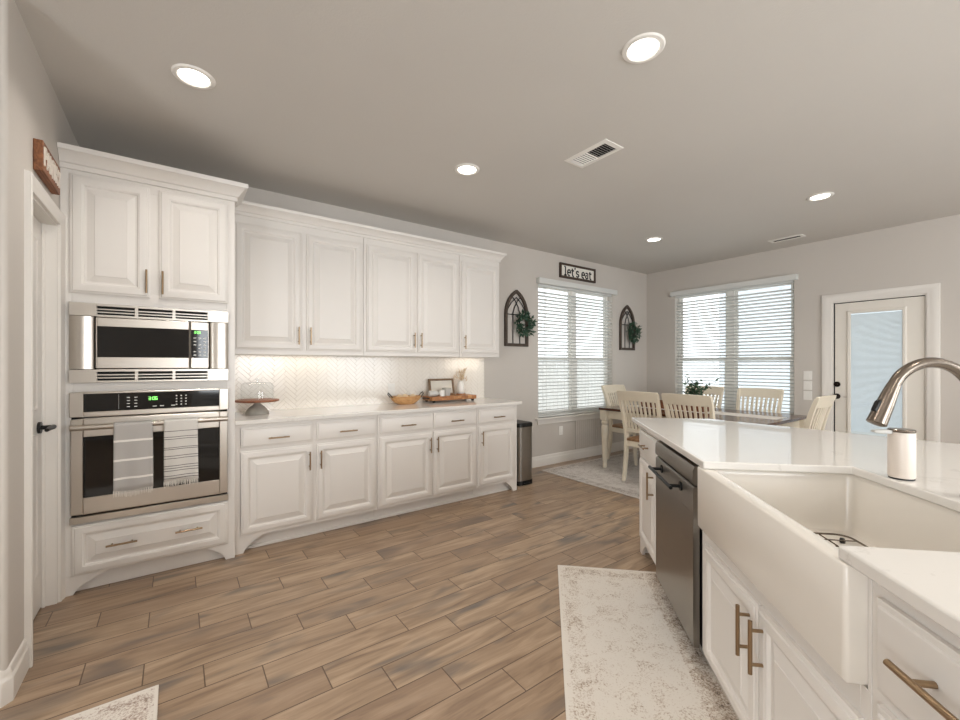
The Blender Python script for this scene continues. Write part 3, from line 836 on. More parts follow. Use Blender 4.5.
# ------------------------------------------------------------------ microwave and oven
def seg_digits(mb, txt, x, z, h, y):
    w = h * .5; t = h * .13
    SEG = {'a': (0, 1, 1, 1), 'b': (1, .5, 1, 1), 'c': (1, 0, 1, .5), 'd': (0, 0, 1, 0), 'e': (0, 0, 0, .5), 'f': (0, .5, 0, 1), 'g': (0, .5, 1, .5)}
    D = {'0': 'abcdef', '1': 'bc', '2': 'abged', '3': 'abgcd', '4': 'fgbc', '5': 'afgcd', '6': 'afgedc', '9': 'abcdfg'}
    for ch in txt:
        if ch == ':':
            for q in (.3, .7): mb.box(x, x + t, y - .001, y, z + h * q, z + h * q + t)
            x += t * 2.5; continue
        for s in D[ch]:
            a, b, c2, d2_ = SEG[s]
            mb.box(x + min(a, c2) * w, x + max(a, c2) * w + t, y - .001, y, z + min(b, d2_) * h, z + max(b, d2_) * h + t)
        x += w + t * 2.2
mw = thing('microwave', 'stainless built-in microwave with black window above the oven', 'microwave', (-.0995, TYF - .0012, 1.190))
y = -.024
m = MB(); m.box(-.352, .352, .024, .40, .012, .43); m.build('housing', 'dark', mw, smooth=0)
m = MB()                                                # trim kit
W2 = .3805; hh = .452
def bull(x0, x1, z0, z1):
    pts = [(x0, -.0015)] + [(x0 + (x1 - x0) * i / 12, y + .010 - .014 * math.sin(PI * i / 12) ** .7) for i in range(13)] + [(x1, -.0015)]
    m.prism(pts, XY, z0, z1)
bull(-W2, -.277, .077, .377); bull(.277, W2, .077, .377)
m.box(-W2, -.268, y, -.0005, .0, .075); m.box(.268, W2, y, -.0005, .0, .075)
m.box(-W2, -.268, y, -.0005, .379, hh); m.box(.268, W2, y, -.0005, .379, hh)
for b0, b1 in ((0, .077), (.377, hh)):
    m.box(-.268, .268, y + .002, -.0005, b0, b0 + .011); m.box(-.268, .268, y + .002, -.0005, b1 - .013, b1)
    for c0, c1 in ((-.268, -.264), (-.098, -.082), (.082, .098), (.264, .268)): m.box(c0, c1, y + .002, -.0005, b0 + .011, b1 - .013)
m.build('trim_kit', 'steel', mw, bevel=.001)
for b0, b1 in ((0, .077), (.377, hh)):
    lv = MB()
    for q in range(1, 3):
        zz = b0 + .011 + (b1 - b0 - .024) * q / 3
        for c0, c1 in ((-.264, -.098), (-.082, .082), (.098, .264)):
            lv.loops([[(x_, y + .002, zz - .005), (x_, y + .002, zz + .001), (x_, -.004, zz + .006), (x_, -.004, zz)] for x_ in (c0, c1)])
    lv.build('vent_louvers', 'steel', mw, smooth=0)
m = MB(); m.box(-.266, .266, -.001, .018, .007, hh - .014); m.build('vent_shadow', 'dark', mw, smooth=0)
m = MB(); yd = y - .012
def frame(m, x0, x1, z0, z1, a0, a1, b0, b1, y0, y1):
    m.box(x0, a0, y0, y1, z0, z1); m.box(a1, x1, y0, y1, z0, z1); m.box(a0, a1, y0, y1, z0, b0); m.box(a0, a1, y0, y1, b1, z1)
frame(m, -.268, .170, .083, .371, -.262, .166, .146, .322, yd, -.001)
dr = m.build('door', 'steel', mw, bevel=.0025)
m = MB(); m.box(-.262, .166, yd + .003, -.002, .146, .322); m.build('door_window', 'black_gloss', dr, smooth=0)
m = MB(); frame(m, .174, .271, .083, .371, .177, .2665, .146, .322, yd, -.001)
cp = m.build('control_panel', 'steel', mw, bevel=.0025)
m = MB(); m.box(.177, .2665, yd + .002, -.002, .146, .322); m.build('keypad', 'black_gloss', cp, smooth=0)
m = MB(); seg_digits(m, '3:06', .192, .299, .014, yd + .002); m.build('clock_display', 'digit', cp, smooth=0)
m = MB()
for r_ in range(6):
    for c_ in range(3):
        if (r_ * 3 + c_) % 7 == 6: continue
        m.box(.190 + c_ * .026, .204 + c_ * .026, yd + .0012, yd + .002, .160 + r_ * .0215, .167 + r_ * .0215)
m.build('key_marks', 'keys', cp, smooth=0)

ov = thing('wall_oven', 'stainless wall oven with black glass door and towels', 'oven', (-.0985, TYF, .398))
m = MB(); m.box(-.345, .345, .021, .56, .0, .72); m.build('housing', 'dark', ov, smooth=0)
m = MB(); W2 = .3805
frame(m, -W2, W2, .60, .738, -.322, .328, .628, .728, -.024, -.0005)
ofr = m.build('control_frame', 'steel', ov, bevel=.003)
m = MB(); m.box(-W2, W2, -.020, -.0005, .0, .040); m.build('bottom_trim', 'steel', ov, bevel=.003)
m = MB(); m.box(-.322, .328, -.021, -.001, .628, .728); pn = m.build('control_panel', 'black_gloss', ov, smooth=0)
m = MB(); seg_digits(m, '3:06', -.035, .682, .017, -.021); m.build('clock_display', 'digit', pn, smooth=0)
m = MB()
for c_ in range(2):
    for r_ in range(4): m.box(-.135 + c_ * .034, -.121 + c_ * .034, -.0216, -.0208, .645 + r_ * .018, .650 + r_ * .018)
for c_ in range(3):
    for r_ in range(4): m.box(.098 + c_ * .024, .106 + c_ * .024, -.0216, -.0208, .645 + r_ * .018, .652 + r_ * .018)
for x_ in (-.015, .02, .075): m.box(x_, x_ + .02, -.0216, -.0208, .641, .647)
m.box(-.172, -.171, -.0216, -.0208, .635, .722)
m.build('key_marks', 'keys', pn, smooth=0)
m = MB(); m.box(-.374, .374, -.004, -.001, .04, .60); m.build('door_gap', 'dark', ov, smooth=0)
m = MB(); frame(m, -.374, .374, .055, .588, -.322, .328, .147, .487, -.034, -.0045)
od = m.build('door', 'steel', ov, bevel=.004)
m = MB(); m.box(-.322, .328, -.031, -.006, .147, .487); m.build('door_window', 'black_gloss', od, smooth=0)
m = MB()
m.tube([(-.372, -.071, .545), (.372, -.071, .545)], .015, 18)
for s in (-1, 1): m.box(s * .352 - .012, s * .352 + .012, -.068, -.033, .533, .557)
m.build('handle', 'steel', od, bevel=.002)

def towel(x, w, L, mat, label, seed, thin):
    random.seed(seed)
    yh, zh, r = TYF - .071, .398 + .545, .017
    t = thing('dish_towel', label, 'towel', (x, yh, zh), 0, 'dish towels on the oven handle')
    prof = [(.015, -L * .8), (.0165, -.1), (r, 0)] + [(r * math.cos(R(a)), r * math.sin(R(a))) for a in range(15, 180, 15)] + [(-r, 0)] + [(-r - .001 * math.sin(i), -L * i / 12) for i in range(1, 13)]
    Ls = []
    NX = 14
    m = MB(); rows = []
    for k, (dy, dz) in enumerate(prof):
        row_ = []
        for i in range(NX + 1):
            f = i / NX; fall = max(0, -dz) / L
            row_.append((-w / 2 + w * f - .004 * fall * math.sin(f * 5), dy - (0.006 * fall * (1 + math.sin(f * 9 + seed))) * (1 if dy < 0 else -.4), dz + (.004 * math.sin(f * 7 + seed) * fall)))
        rows.append(row_)
    outer = [[m.v(p) for p in r_] for r_ in rows]
    for a, b in zip(outer, outer[1:]):
        for i in range(NX): m.f([a[i], a[i + 1], b[i + 1], b[i]])
    o = m.build('cloth', mat, t, smooth=60)
    so = o.modifiers.new('thick', 'SOLIDIFY'); so.thickness = .003; so.offset = 0
    m = MB(); last = rows[-1]
    for q in range(int(w / .0042)):
        f = q / int(w / .0042); i = min(NX - 1, int(f * NX)); g = f * NX - i
        p = Vector(last[i]).lerp(Vector(last[i + 1]), g)
        a = random.uniform(-.4, .4)
        m.tube([p + Vector((0, 0, .004)), p + Vector((.003 * a, -.002, -.014)), p + Vector((.009 * a, random.uniform(-.003, .002), -.026 - random.uniform(0, .009)))], [.0017, .0016, .0011], 5)
    m.build('fringe', 'fringe', t)
towel(-.199, .175, .375, 'towel_grey', 'grey dish towel with wide white stripes over the oven handle', 2, 0)
towel(.026, .168, .355, 'towel_white', 'white dish towel with thin dark stripes over the oven handle', 5, 0)

# ------------------------------------------------------------------ things on the left counter
ZC = .9145
cs = thing('cake_stand', 'cake stand with grey stone foot, wood plate and glass dome', 'cake stand', (.51, 3.635, ZC))
m = MB(); m.lathe([(.082, 0), (.082, .008), (.076, .022), (.066, .038), (.05, .055), (.032, .068), (.022, .08), (.022, .092)], n=36); m.build('foot', 'stone', cs)
m = MB(); m.lathe([(.05, .092), (.147, .094), (.154, .099), (.154, .106), (.151, .108)], n=44); m.build('plate', 'wood_plate', cs)
m = MB(); m.lathe([(.112, .109), (.112, .215), (.106, .232), (.09, .240), (.02, .244), (.0, .244)], n=40, cap0=False, cap1=False); dm = m.build('glass_dome', 'clear', cs)
m = MB(); m.lathe([(.006, .243), (.006, .250), (.015, .258), (.016, .266), (.01, .272), (.001, .273)], n=20, cap0=False); m.build('knob', 'clear', dm)

bw = thing('wooden_bowl', 'shallow wooden bowl with wire handles on the left counter', 'bowl', (1.80, 3.70, ZC))
m = MB()
Ls = []
for k, (sx_, z) in enumerate([(.085, 0), (.12, .02), (.148, .05), (.158, .075), (.150, .076), (.138, .05), (.11, .024), (.07, .012)]):
    Ls.append([(sx_ * math.cos(2 * PI * i / 36), sx_ * .62 * math.sin(2 * PI * i / 36), z) for i in range(36)])
m.loops(Ls); m.build('bowl_body', 'wood_bowl', bw)
for s in (-1, 1):
    m = MB(); m.tube([(s * .150, -.03, .066), (s * .176, -.024, .098), (s * .18, 0, .112), (s * .176, .024, .098), (s * .150, .03, .066)], .0045, 8); m.build('wire_handle', 'black', bw)
random.seed(11)
for i, (dx, dy) in enumerate(((-.068, -.004), (.002, .026), (.07, -.006))):
    t = thing('wooden_ball', 'pale wooden ball in the wooden bowl, ' + ('leftmost', 'middle', 'rightmost')[i] + ' of three', 'ball', (1.80 + dx, 3.70 + dy, ZC + .0215), 0, 'wooden balls in the bowl')
    m = MB(); m.lathe([(.0005, 0)] + [(.036 * math.sin(R(a)), .036 - .036 * math.cos(R(a))) for a in range(15, 180, 15)] + [(.0005, .072)], n=24); m.build('ball', 'dried', t)

bd = thing('butcher_block', 'thick end-grain butcher block on small feet, left counter', 'cutting board', (2.32, 3.73, ZC))
m = MB(); m.box(-.27, .27, -.10, .10, .018, .058); m.build('board', 'wood_block', bd, bevel=.004)
for sx_ in (-.235, .235):
    for sy_ in (-.075, .075):
        m = MB(); m.lathe([(.014, 0), (.016, .018)], (sx_, sy_, 0), 16); m.build('foot', 'black', bd)
for s in (-1, 1):
    m = MB(); m.tube([(s * .268, -.04, .04), (s * .30, -.035, .042), (s * .302, .035, .042), (s * .268, .04, .04)], .006, 8); m.build('side_handle', 'dark_bronze', bd)
ZB = ZC + .0585
pf = thing('picture_frame', 'wood-framed white print leaning on the backsplash', 'picture', (2.27, 3.815, ZB))
pf.rotation_euler = (R(-9), 0, R(4))
m = MB(); m.sweep([(-.15, .006), (-.15, .164), (.15, .164), (.15, .006)], [(.008, 0), (.008, -.022), (-.012, -.022), (-.012, 0)], XZ, closed=True); m.build('frame', 'wood_pic', pf, bevel=.002)
m = MB(); m.box(-.145, .145, -.008, -.001, .01, .16); m.build('print', 'paper', pf, smooth=0)
pt = thing('small_pot', 'small grey and white pot in front of the leaning picture', 'pot', (2.26, 3.70, ZB))
m = MB(); m.lathe([(.033, 0), (.036, .004), (.043, .075), (.045, .08), (.041, .08), (.036, .015)], n=28); m.build('pot_body', 'grey_pot', pt)
m = MB(); m.lathe([(.0455, .068), (.0475, .071), (.0475, .079), (.0455, .081)], n=28); m.build('rim', 'stone', pt)
cn = thing('white_bottle', 'white ceramic bottle lying at left end of the butcher block', 'bottle', (2.11, 3.69, ZB))
m = MB(Matrix.Translation((0, 0, .030)) @ Matrix.Rotation(R(90), 4, 'Y') @ Matrix.Rotation(R(12), 4, 'X')); m.lathe([(.001, -.06), (.022, -.06), (.03, -.052), (.03, .01), (.024, .03), (.011, .045), (.010, .062)], n=24); m.build('bottle_body', 'grey_pot', cn)
m = MB(Matrix.Translation((0, 0, .030)) @ Matrix.Rotation(R(90), 4, 'Y') @ Matrix.Rotation(R(12), 4, 'X')); m.lathe([(.012, .058), (.012, .074), (.008, .076)], n=20); m.build('cap', 'stone', cn)
jr = thing('glass_jar', 'white candle jar standing left of the small grey pot', 'jar', (2.185, 3.665, ZB))
m = MB(); m.lathe([(.024, 0), (.026, .004), (.026, .06), (.024, .064)], n=24); m.build('jar_body', 'plastic', jr)
vs_ = thing('flower_vase', 'white vase of dried stems at right of the leaning picture', 'vase', (2.475, 3.76, ZB))
m = MB(); m.lathe([(.028, .012), (.034, .02), (.038, .06), (.034, .11), (.022, .14), (.026, .152), (.022, .152), (.018, .14)], n=28); m.build('vase_body', 'plastic', vs_)
m = MB(); m.lathe([(.05, 0), (.05, .011)], n=28); m.build('base', 'wood_block', vs_)
m = MB(); random.seed(4)
for i in range(26):
    a = random.uniform(0, 2 * PI); q = random.uniform(.2, 1)
    e = Vector((.085 * q * math.cos(a), .05 * q * math.sin(a), .17 + .11 * random.random()))
    m.tube([(0, 0, .13), e * .55 + Vector((0, 0, .07)), e], [.0014, .0012, .001], 5)
    for k in range(4): leaf(m, e - Vector((0, 0, .012 * k)), (random.uniform(-1, 1), random.uniform(-1, 1), .8), .022, .012)
m.build('dried_stems', 'dried', vs_, smooth=0)

# trash can
tc = thing('trash_can', 'slim stainless trash can with black lid beside the counter', 'trash can', (3.055, 3.52, 0))
def rrect(a, b, r, z, n=6):
    out = []
    for cx_, cy_, s in ((a - r, b - r, 0), (-a + r, b - r, 90), (-a + r, -b + r, 180), (a - r, -b + r, 270)):
        for i in range(n + 1): out.append((cx_ + r * math.cos(R(s + 90 * i / n)), cy_ + r * math.sin(R(s + 90 * i / n)), z))
    return out
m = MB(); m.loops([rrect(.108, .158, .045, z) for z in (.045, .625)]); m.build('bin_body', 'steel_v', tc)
m = MB(); m.loops([rrect(.112, .162, .047, z) for z in (0, .04, .047)]); m.build('base_ring', 'black', tc)
m = MB(); m.loops([rrect(a, b, .047, z) for a, b, z in ((.112, .162, .622), (.114, .164, .65), (.108, .158, .665), (.06, .1, .670))]); m.build('lid', 'black', tc)
m = MB(); m.box(-.05, .05, -.185, -.155, .01, .022); m.build('pedal', 'black', tc, bevel=.003)

# ------------------------------------------------------------------ island (local x = -u, local y = v; front faces -y)
RI = R(-135)
q2 = 2 ** -.5
def I2W(u, v, z=0): return Vector(((u + v) * q2, (u - v) * q2, z))
VF = .640                                # face frame plane
def ithing(name, label, cat, u, v, z=0, group=None): return thing(name, label, cat, I2W(u, v, z), RI, group)
ITOP = .8815
def icab(u0, u1, label, lo=.105, hi=ITOP, foot_far=False, rails=(), stiles=(), depth=.56):
    """island cabinet from u0 (near) to u1 (far); local origin at far end of its face"""
    t = ithing('island_cabinet', label, 'cabinet', u1, VF, 0, 'white island cabinets')
    w = u1 - u0; m = MB()
    m.box(0, .018, .02, depth, lo, hi); m.box(w - .018, w, .02, depth, lo, hi); m.box(.018, w - .018, depth - .012, depth, lo, hi); m.box(.018, w - .018, .02, depth - .012, lo, lo + .018)
    m.box(0, .03, 0, .02, lo, hi); m.box(w - .03, w, 0, .02, lo, hi)
    for z0, z1 in rails: m.box(.03, w - .03, 0, .02, z0, z1)
    for a0, a1, z0, z1 in stiles: m.box(a0, a1, 0, .02, z0, z1)
    m.box(0, w, .065, .08, 0, lo)
    if foot_far: foot(m, 0, 1, 0, w=.16); m.box(0, .018, .02, .065, 0, lo)
    m.build('cabinet_body', 'white', t, bevel=.0012)
    return t
def ifront(t, u1, a0, a1, z0, z1, name, raised=True, rail=.055):
    """front between u=a0..a1 on a cabinet whose far end is u1"""
    m = MB(); m.panel(u1 - a1, u1 - a0, z0, z1, -.0005, .02, rail, raised)
    return m.build(name, 'white', t, smooth=25)
c1 = icab(2.515, 3.04, 'narrow white island cabinet at the far end beside the dishwasher', rails=((.105, .14), (.65, .71), (.83, ITOP)), foot_far=True)
d = ifront(c1, 3.04, 2.545, 2.985, .695, .855, 'drawer', False); pull(d, 3.04 - 2.765, -.02, .775, .13, False, .0055, .034)
d = ifront(c1, 3.04, 2.545, 2.985, .125, .67, 'door'); pull(d, 3.04 - 2.60, -.02, .575, .16, True, .0055, .034)
c2 = icab(.948, 1.868, 'wide white island cabinet with two doors below the farmhouse sink', hi=.636, rails=((.105, .14), (.545, .636)), stiles=((.45, .545, .14, .545),))
m = MB(); w_ = 1.868 - .948; m.box(0, .05, 0, .02, .636, ITOP); m.box(w_ - .010, w_, 0, .02, .636, ITOP); m.box(0, .018, .02, .56, .636, ITOP); m.box(w_ - .010, w_, .02, .56, .636, ITOP)
m.build('side_stiles', 'white', c2, bevel=.0012)
d = ifront(c2, 1.868, 1.376, 1.808, .125, .572, 'door'); pull(d, 1.868 - 1.412, -.02, .468, .155, True, .006, .034)
d = ifront(c2, 1.868, .965, 1.367, .125, .572, 'door'); pull(d, 1.868 - 1.331, -.02, .468, .155, True, .006, .034)
c3 = icab(.16, .946, 'white island drawer cabinet nearest the camera, right of the sink', rails=((.105, .14), (.36, .41), (.62, .69), (.82, ITOP)))
d = ifront(c3, .946, .19, .917, .668, .845, 'drawer', False); pull(d, .946 - .70, -.02, .775, .26, False, .0065, .036)
d = ifront(c3, .946, .19, .917, .395, .640, 'drawer', True); pull(d, .946 - .70, -.02, .52, .26, False, .0065, .036)
d = ifront(c3, .946, .19, .917, .125, .375, 'drawer', True); pull(d, .946 - .70, -.02, .25, .26, False, .0065, .036)
c4 = icab(-.38, .152, 'white island end cabinet nearest the camera, mostly out of view', rails=((.105, .14), (.82, ITOP)))
d = ifront(c4, .152, -.35, .13, .125, .845, 'door'); pull(d, .04, -.02, .7, .16)
# dishwasher
dw = ithing('dishwasher', 'stainless dishwasher with black bar handle in the island', 'dishwasher', 2.508, VF)
w_ = .632
m = MB(); m.box(.006, w_ - .006, .01, .56, .10, .872); m.build('tub_housing', 'dark', dw, smooth=0)
m = MB()
prof = [(-.004, .10), (-.028, .102), (-.030, .2), (-.030, .765), (-.028, .772), (-.022, .776), (-.004, .776)]
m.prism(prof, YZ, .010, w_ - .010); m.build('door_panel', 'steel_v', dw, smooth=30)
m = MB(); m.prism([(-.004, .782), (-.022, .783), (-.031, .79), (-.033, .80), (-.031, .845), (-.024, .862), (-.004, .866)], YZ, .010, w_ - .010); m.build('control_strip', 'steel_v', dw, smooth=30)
m = MB(); m.box(.012, w_ - .012, .06, .075, .0, .098); m.build('toe_panel', 'black', dw, smooth=0)
m = MB(); zz = .735
m.tube([(.10, -.085, zz), (.50, -.085, zz)], .008, 14)
for x_ in (.14, .46): m.tube([(x_, -.028, zz), (x_, -.036, zz)], .021, 18); m.tube([(x_, -.034, zz), (x_, -.086, zz)], .008, 12)
m.build('handle', 'black', dw, bevel=.001)
# island core filling the space behind the cabinets
V2 = VF + .57
m = MB()
# far end wall, then the back parallel to the far wall under the eating overhang
poly = [I2W(3.012, V2), I2W(-.36, V2), (2.45, -.60), (2.986, -.60)]
poly = [(p[0], p[1]) for p in poly]
m.loops([[(p[0], p[1], z) for p in poly] for z in (.0, ITOP)])
tag(m.build('kitchen_island', 'white', bevel=.003, smooth=0), 'white island back panels under the far countertop overhang', 'island')
# countertop with sink cut-out: four slabs welded as one mesh
U0, U1, V0 = .99, 1.755, .605            # cut-out
VB = 1.122
m = MB()
P = lambda u, v: (I2W(u, v).x, I2W(u, v).y)
XK = 3.03
far_v = XK / q2 - 3.153                 # where the end meets the back edge
outer_a = [P(3.153, V0), P(U1, V0), P(U1, VB), P(U0, VB), P(U0, V0), P(-.42, V0), (2.3, -.72), (XK, -.72), P(3.153, far_v)]
bm_ = m.bm
def slab(poly, z0=.884, z1=.914):
    n_ = len(poly)
    lo = [m.v((p[0], p[1], z0)) for p in poly]; hi = [m.v((p[0], p[1], z1)) for p in poly]
    m.f(lo[::-1]); m.f(hi)
    for i in range(n_): m.f([lo[i], lo[(i + 1) % n_], hi[(i + 1) % n_], hi[i]])
slab(outer_a)
ct = m.build('island_countertop', 'quartz', bevel=.005, seg=3, smooth=40)
tag(ct, 'white quartz island countertop around the farmhouse sink', 'countertop')

# farmhouse sink
sk = ithing('farmhouse_sink', 'white apron-front farmhouse sink set into the island', 'sink', 1.81, .60)
m = MB(); SW = .85; SD = .565; zt, zb, zf = .8835, .640, .664
def rr(x0, x1, y0, y1, r, z, n=5):
    out = []
    for cx_, cy_, s in ((x1 - r, y1 - r, 0), (x0 + r, y1 - r, 90), (x0 + r, y0 + r, 180), (x1 - r, y0 + r, 270)):
        for i in range(n + 1): out.append((cx_ + r * math.cos(R(s + 90 * i / n)), cy_ + r * math.sin(R(s + 90 * i / n)), z))
    return out
m.loops([rr(.006, SW - .006, .006, SD, .006, zb), rr(0, SW, 0, SD, .012, zb + .008), rr(0, SW, 0, SD, .008, zt - .006), rr(.0015, SW - .0015, .002, SD, .008, zt - .0015), rr(.005, SW - .005, .005, SD, .008, zt),
         rr(.030, SW - .030, .042, SD - .03, .02, zt), rr(.034, SW - .034, .050, SD - .034, .022, zt - .006), rr(.036, SW - .036, .054, SD - .036, .025, zt - .02), rr(.04, SW - .04, .06, SD - .04, .03, zf + .03), rr(.05, SW - .05, .07, SD - .05, .03, zf + .006), rr(.075, SW - .075, .095, SD - .075, .03, zf)])
m.build('basin', 'ivory', sk, smooth=50)
m = MB(); m.lathe([(.045, zf + .0005), (.045, zf + .003), (.03, zf + .004), (.025, zf + .001)], (SW / 2, SD / 2 + .05, 0), 28); m.build('drain', 'nickel', sk)
gr = ithing('sink_grid', 'wire rack lying in the bottom of the farmhouse sink', 'sink rack', 1.81, .60)
m = MB(); zg = zf + .018
x0, x1, y0, y1 = .12, SW - .12, .12, SD - .105
loop = [(p[0], p[1], zg) for p in rr(x0, x1, y0, y1, .04, zg)]
m.tube(loop, .0035, 8, closed=True)
for i in range(1, 11): x_ = x0 + (x1 - x0) * i / 11; m.tube([(x_, y0, zg), (x_, y1, zg)], .0022, 6)
for i in range(1, 4): y_ = y0 + (y1 - y0) * i / 4; m.tube([(x0, y_, zg - .004), (x1, y_, zg - .004)], .0022, 6)
m.build('wire_grid', 'nickel', gr)
for x_ in (x0 + .03, x1 - .03):
    for y_ in (y0 + .03, y1 - .03):
        m = MB(); m.lathe([(.008, zf + .0008), (.009, zf + .008), (.007, zg - .002)], (x_, y_, 0), 14); m.build('rubber_foot', 'black', gr)

# faucet: plane u = 1.27, base behind the sink
fc = ithing('kitchen_faucet', 'tall brushed nickel pull-down faucet arching over the sink', 'faucet', 1.38, 1.19, .9145)
fc.rotation_euler = (0, 0, RI + R(10.12))
def smooth_path(P, k=5):
    P = [Vector(p) for p in P]; out = []
    for i in range(len(P) - 1):
        a = P[max(i - 1, 0)]; b = P[i]; c = P[i + 1]; d = P[min(i + 2, len(P) - 1)]
        for t in range(k):
            t /= k
            out.append(.5 * ((2 * b) + (c - a) * t + (2 * a - 5 * b + 4 * c - d) * t * t + (3 * b - a - 3 * c + d) * t ** 3))
    return out + [P[-1]]
def fv(v, z): return (0, -v, z - .9145)
arcp = [(0, .935), (0, 1.02), (0, 1.10), (0, 1.16), (.006, 1.205), (.020, 1.242), (.046, 1.271), (.080, 1.290), (.117, 1.298), (.152, 1.296), (.187, 1.283), (.217, 1.261), (.237, 1.232)]
m = MB(); m.tube(smooth_path([fv(*p) for p in arcp]), .0145, 20); m.build('spout_tube', 'nickel', fc)
head = [(.235, 1.235), (.248, 1.208), (.260, 1.182), (.272, 1.156), (.285, 1.129), (.2858, 1.1275)]
m = MB(); m.tube([fv(*p) for p in head], [.0155, .018, .020, .0215, .023, .020], 26); hd = m.build('spray_head', 'nickel', fc)
_a = math.atan2(.05, .1)
m = MB(Matrix.Translation(fv(.281, 1.176)) @ Matrix.Rotation(-_a, 4, 'X'))
m.loops([rr_ for rr_ in ([(x_, 0, z_) for x_, z_ in ((-.008, -.019), (.008, -.019), (.009, .012), (.005, .019), (-.005, .019), (-.009, .012))], [(x_ * .8, -.009, z_ * .85) for x_, z_ in ((-.008, -.019), (.008, -.019), (.009, .012), (.005, .019), (-.005, .019), (-.009, .012))])])
m.build('spray_button', 'black', hd, bevel=.002)
m = MB(); m.lathe([(.03, 0), (.03, .006), (.024, .012), (.021, .03), (.020, .12), (.017, .13)], n=28); m.build('body', 'nickel', fc)
m = MB(); m.tube([(0, .02, .085), (0, .045, .085)], .013, 16); m.tube([(0, .038, .088), (0, .06, .12), (0, .075, .15)], [.007, .006, .005], 12); m.build('lever_handle', 'nickel', fc)
# soap dispenser
sd = ithing('soap_dispenser', 'white cylinder soap dispenser with grey rim behind the sink', 'soap dispenser', 1.597, 1.166, .9145)
m = MB(); m.lathe([(.032, .004), (.0342, .010), (.0342, .152), (.0325, .155)], n=36); m.build('body', 'soap', sd)
m = MB(); m.lathe([(.0325, 0), (.0325, .0045)], n=36); m.build('base_pad', 'black', sd)
m = MB(); m.lathe([(.034, .1545), (.0352, .157), (.0352, .161), (.0325, .164), (.001, .165)], n=36); m.build('top_rim', 'nickel', sd)
m = MB(); m.loops([[(x_, y_, z_) for x_, z_ in ((-.011, .148), (.011, .148), (.011, .160), (-.011, .160))] for y_ in (-.033, -.068)] + [[(x_ * .8, -.085, z_) for x_, z_ in ((-.011, .151), (.011, .151), (.011, .159), (-.011, .159))]])
m.build('nozzle', 'grey_pot', sd, bevel=.002)

# ------------------------------------------------------------------ rugs
def rug(name, label, loc, rz, w, l, mat, t=.007):
    m = MB(); m.box(-w / 2, w / 2, -l / 2, l / 2, 0, t)
    o = m.build(name, mat, bevel=.003); o.location = loc; o.rotation_euler = (0, 0, rz)
    return tag(o, label, 'rug')
# runner: u from -.26 to 2.74, v .07 to .667; local x = v
c_ = I2W(1.24, .384); rug('runner_rug', 'cream runner rug with faded brown pattern along the island', (c_.x, c_.y, 0), R(-45), .628, 3.0, 'runner')
rug('floor_mat', 'cream patterned mat at the bottom left of the floor', (-.055 - .6, 2.125 - .8, 0), 0, 1.2, 1.6, 'mat')
rug('dining_rug', 'large pale grey patterned rug under the dining table', (3.61 + 1.12, 3.70 - 1.5, 0), 0, 2.24, 3.0, 'rug')

# ------------------------------------------------------------------ dining set
ZR = .0075
tb = thing('dining_table', 'dining table with dark wood top and cream turned legs', 'table', (4.825, 2.45, ZR))
LX, LY = .545, .925
m = MB(); m.box(-LX, LX, -LY, LY, .722, .752); m.build('tabletop', 'wood_top', tb, bevel=.006, seg=3)
m = MB()
for s in (-1, 1): m.box(s * .475 - .011, s * .475 + .011, -.85, .85, .62, .7215); m.box(-.464, .464, s * .855 - .011, s * .855 + .011, .62, .7215)
m.build('apron', 'cream', tb, bevel=.002)
for sx_ in (-1, 1):
    for sy_ in (-1, 1):
        m = MB(); c_ = (sx_ * .49, sy_ * .87, 0)
        m.box(c_[0] - .042, c_[0] + .042, c_[1] - .042, c_[1] + .042, .60, .7215)
        m.lathe([(.02, 0), (.026, .01), (.028, .06), (.022, .07), (.026, .085), (.030, .10), (.040, .45), (.043, .51), (.038, .53), (.028, .54), (.040, .555), (.042, .572), (.032, .585), (.040, .60)], c_, 24)
        m.build('leg', 'cream', tb, bevel=.002)

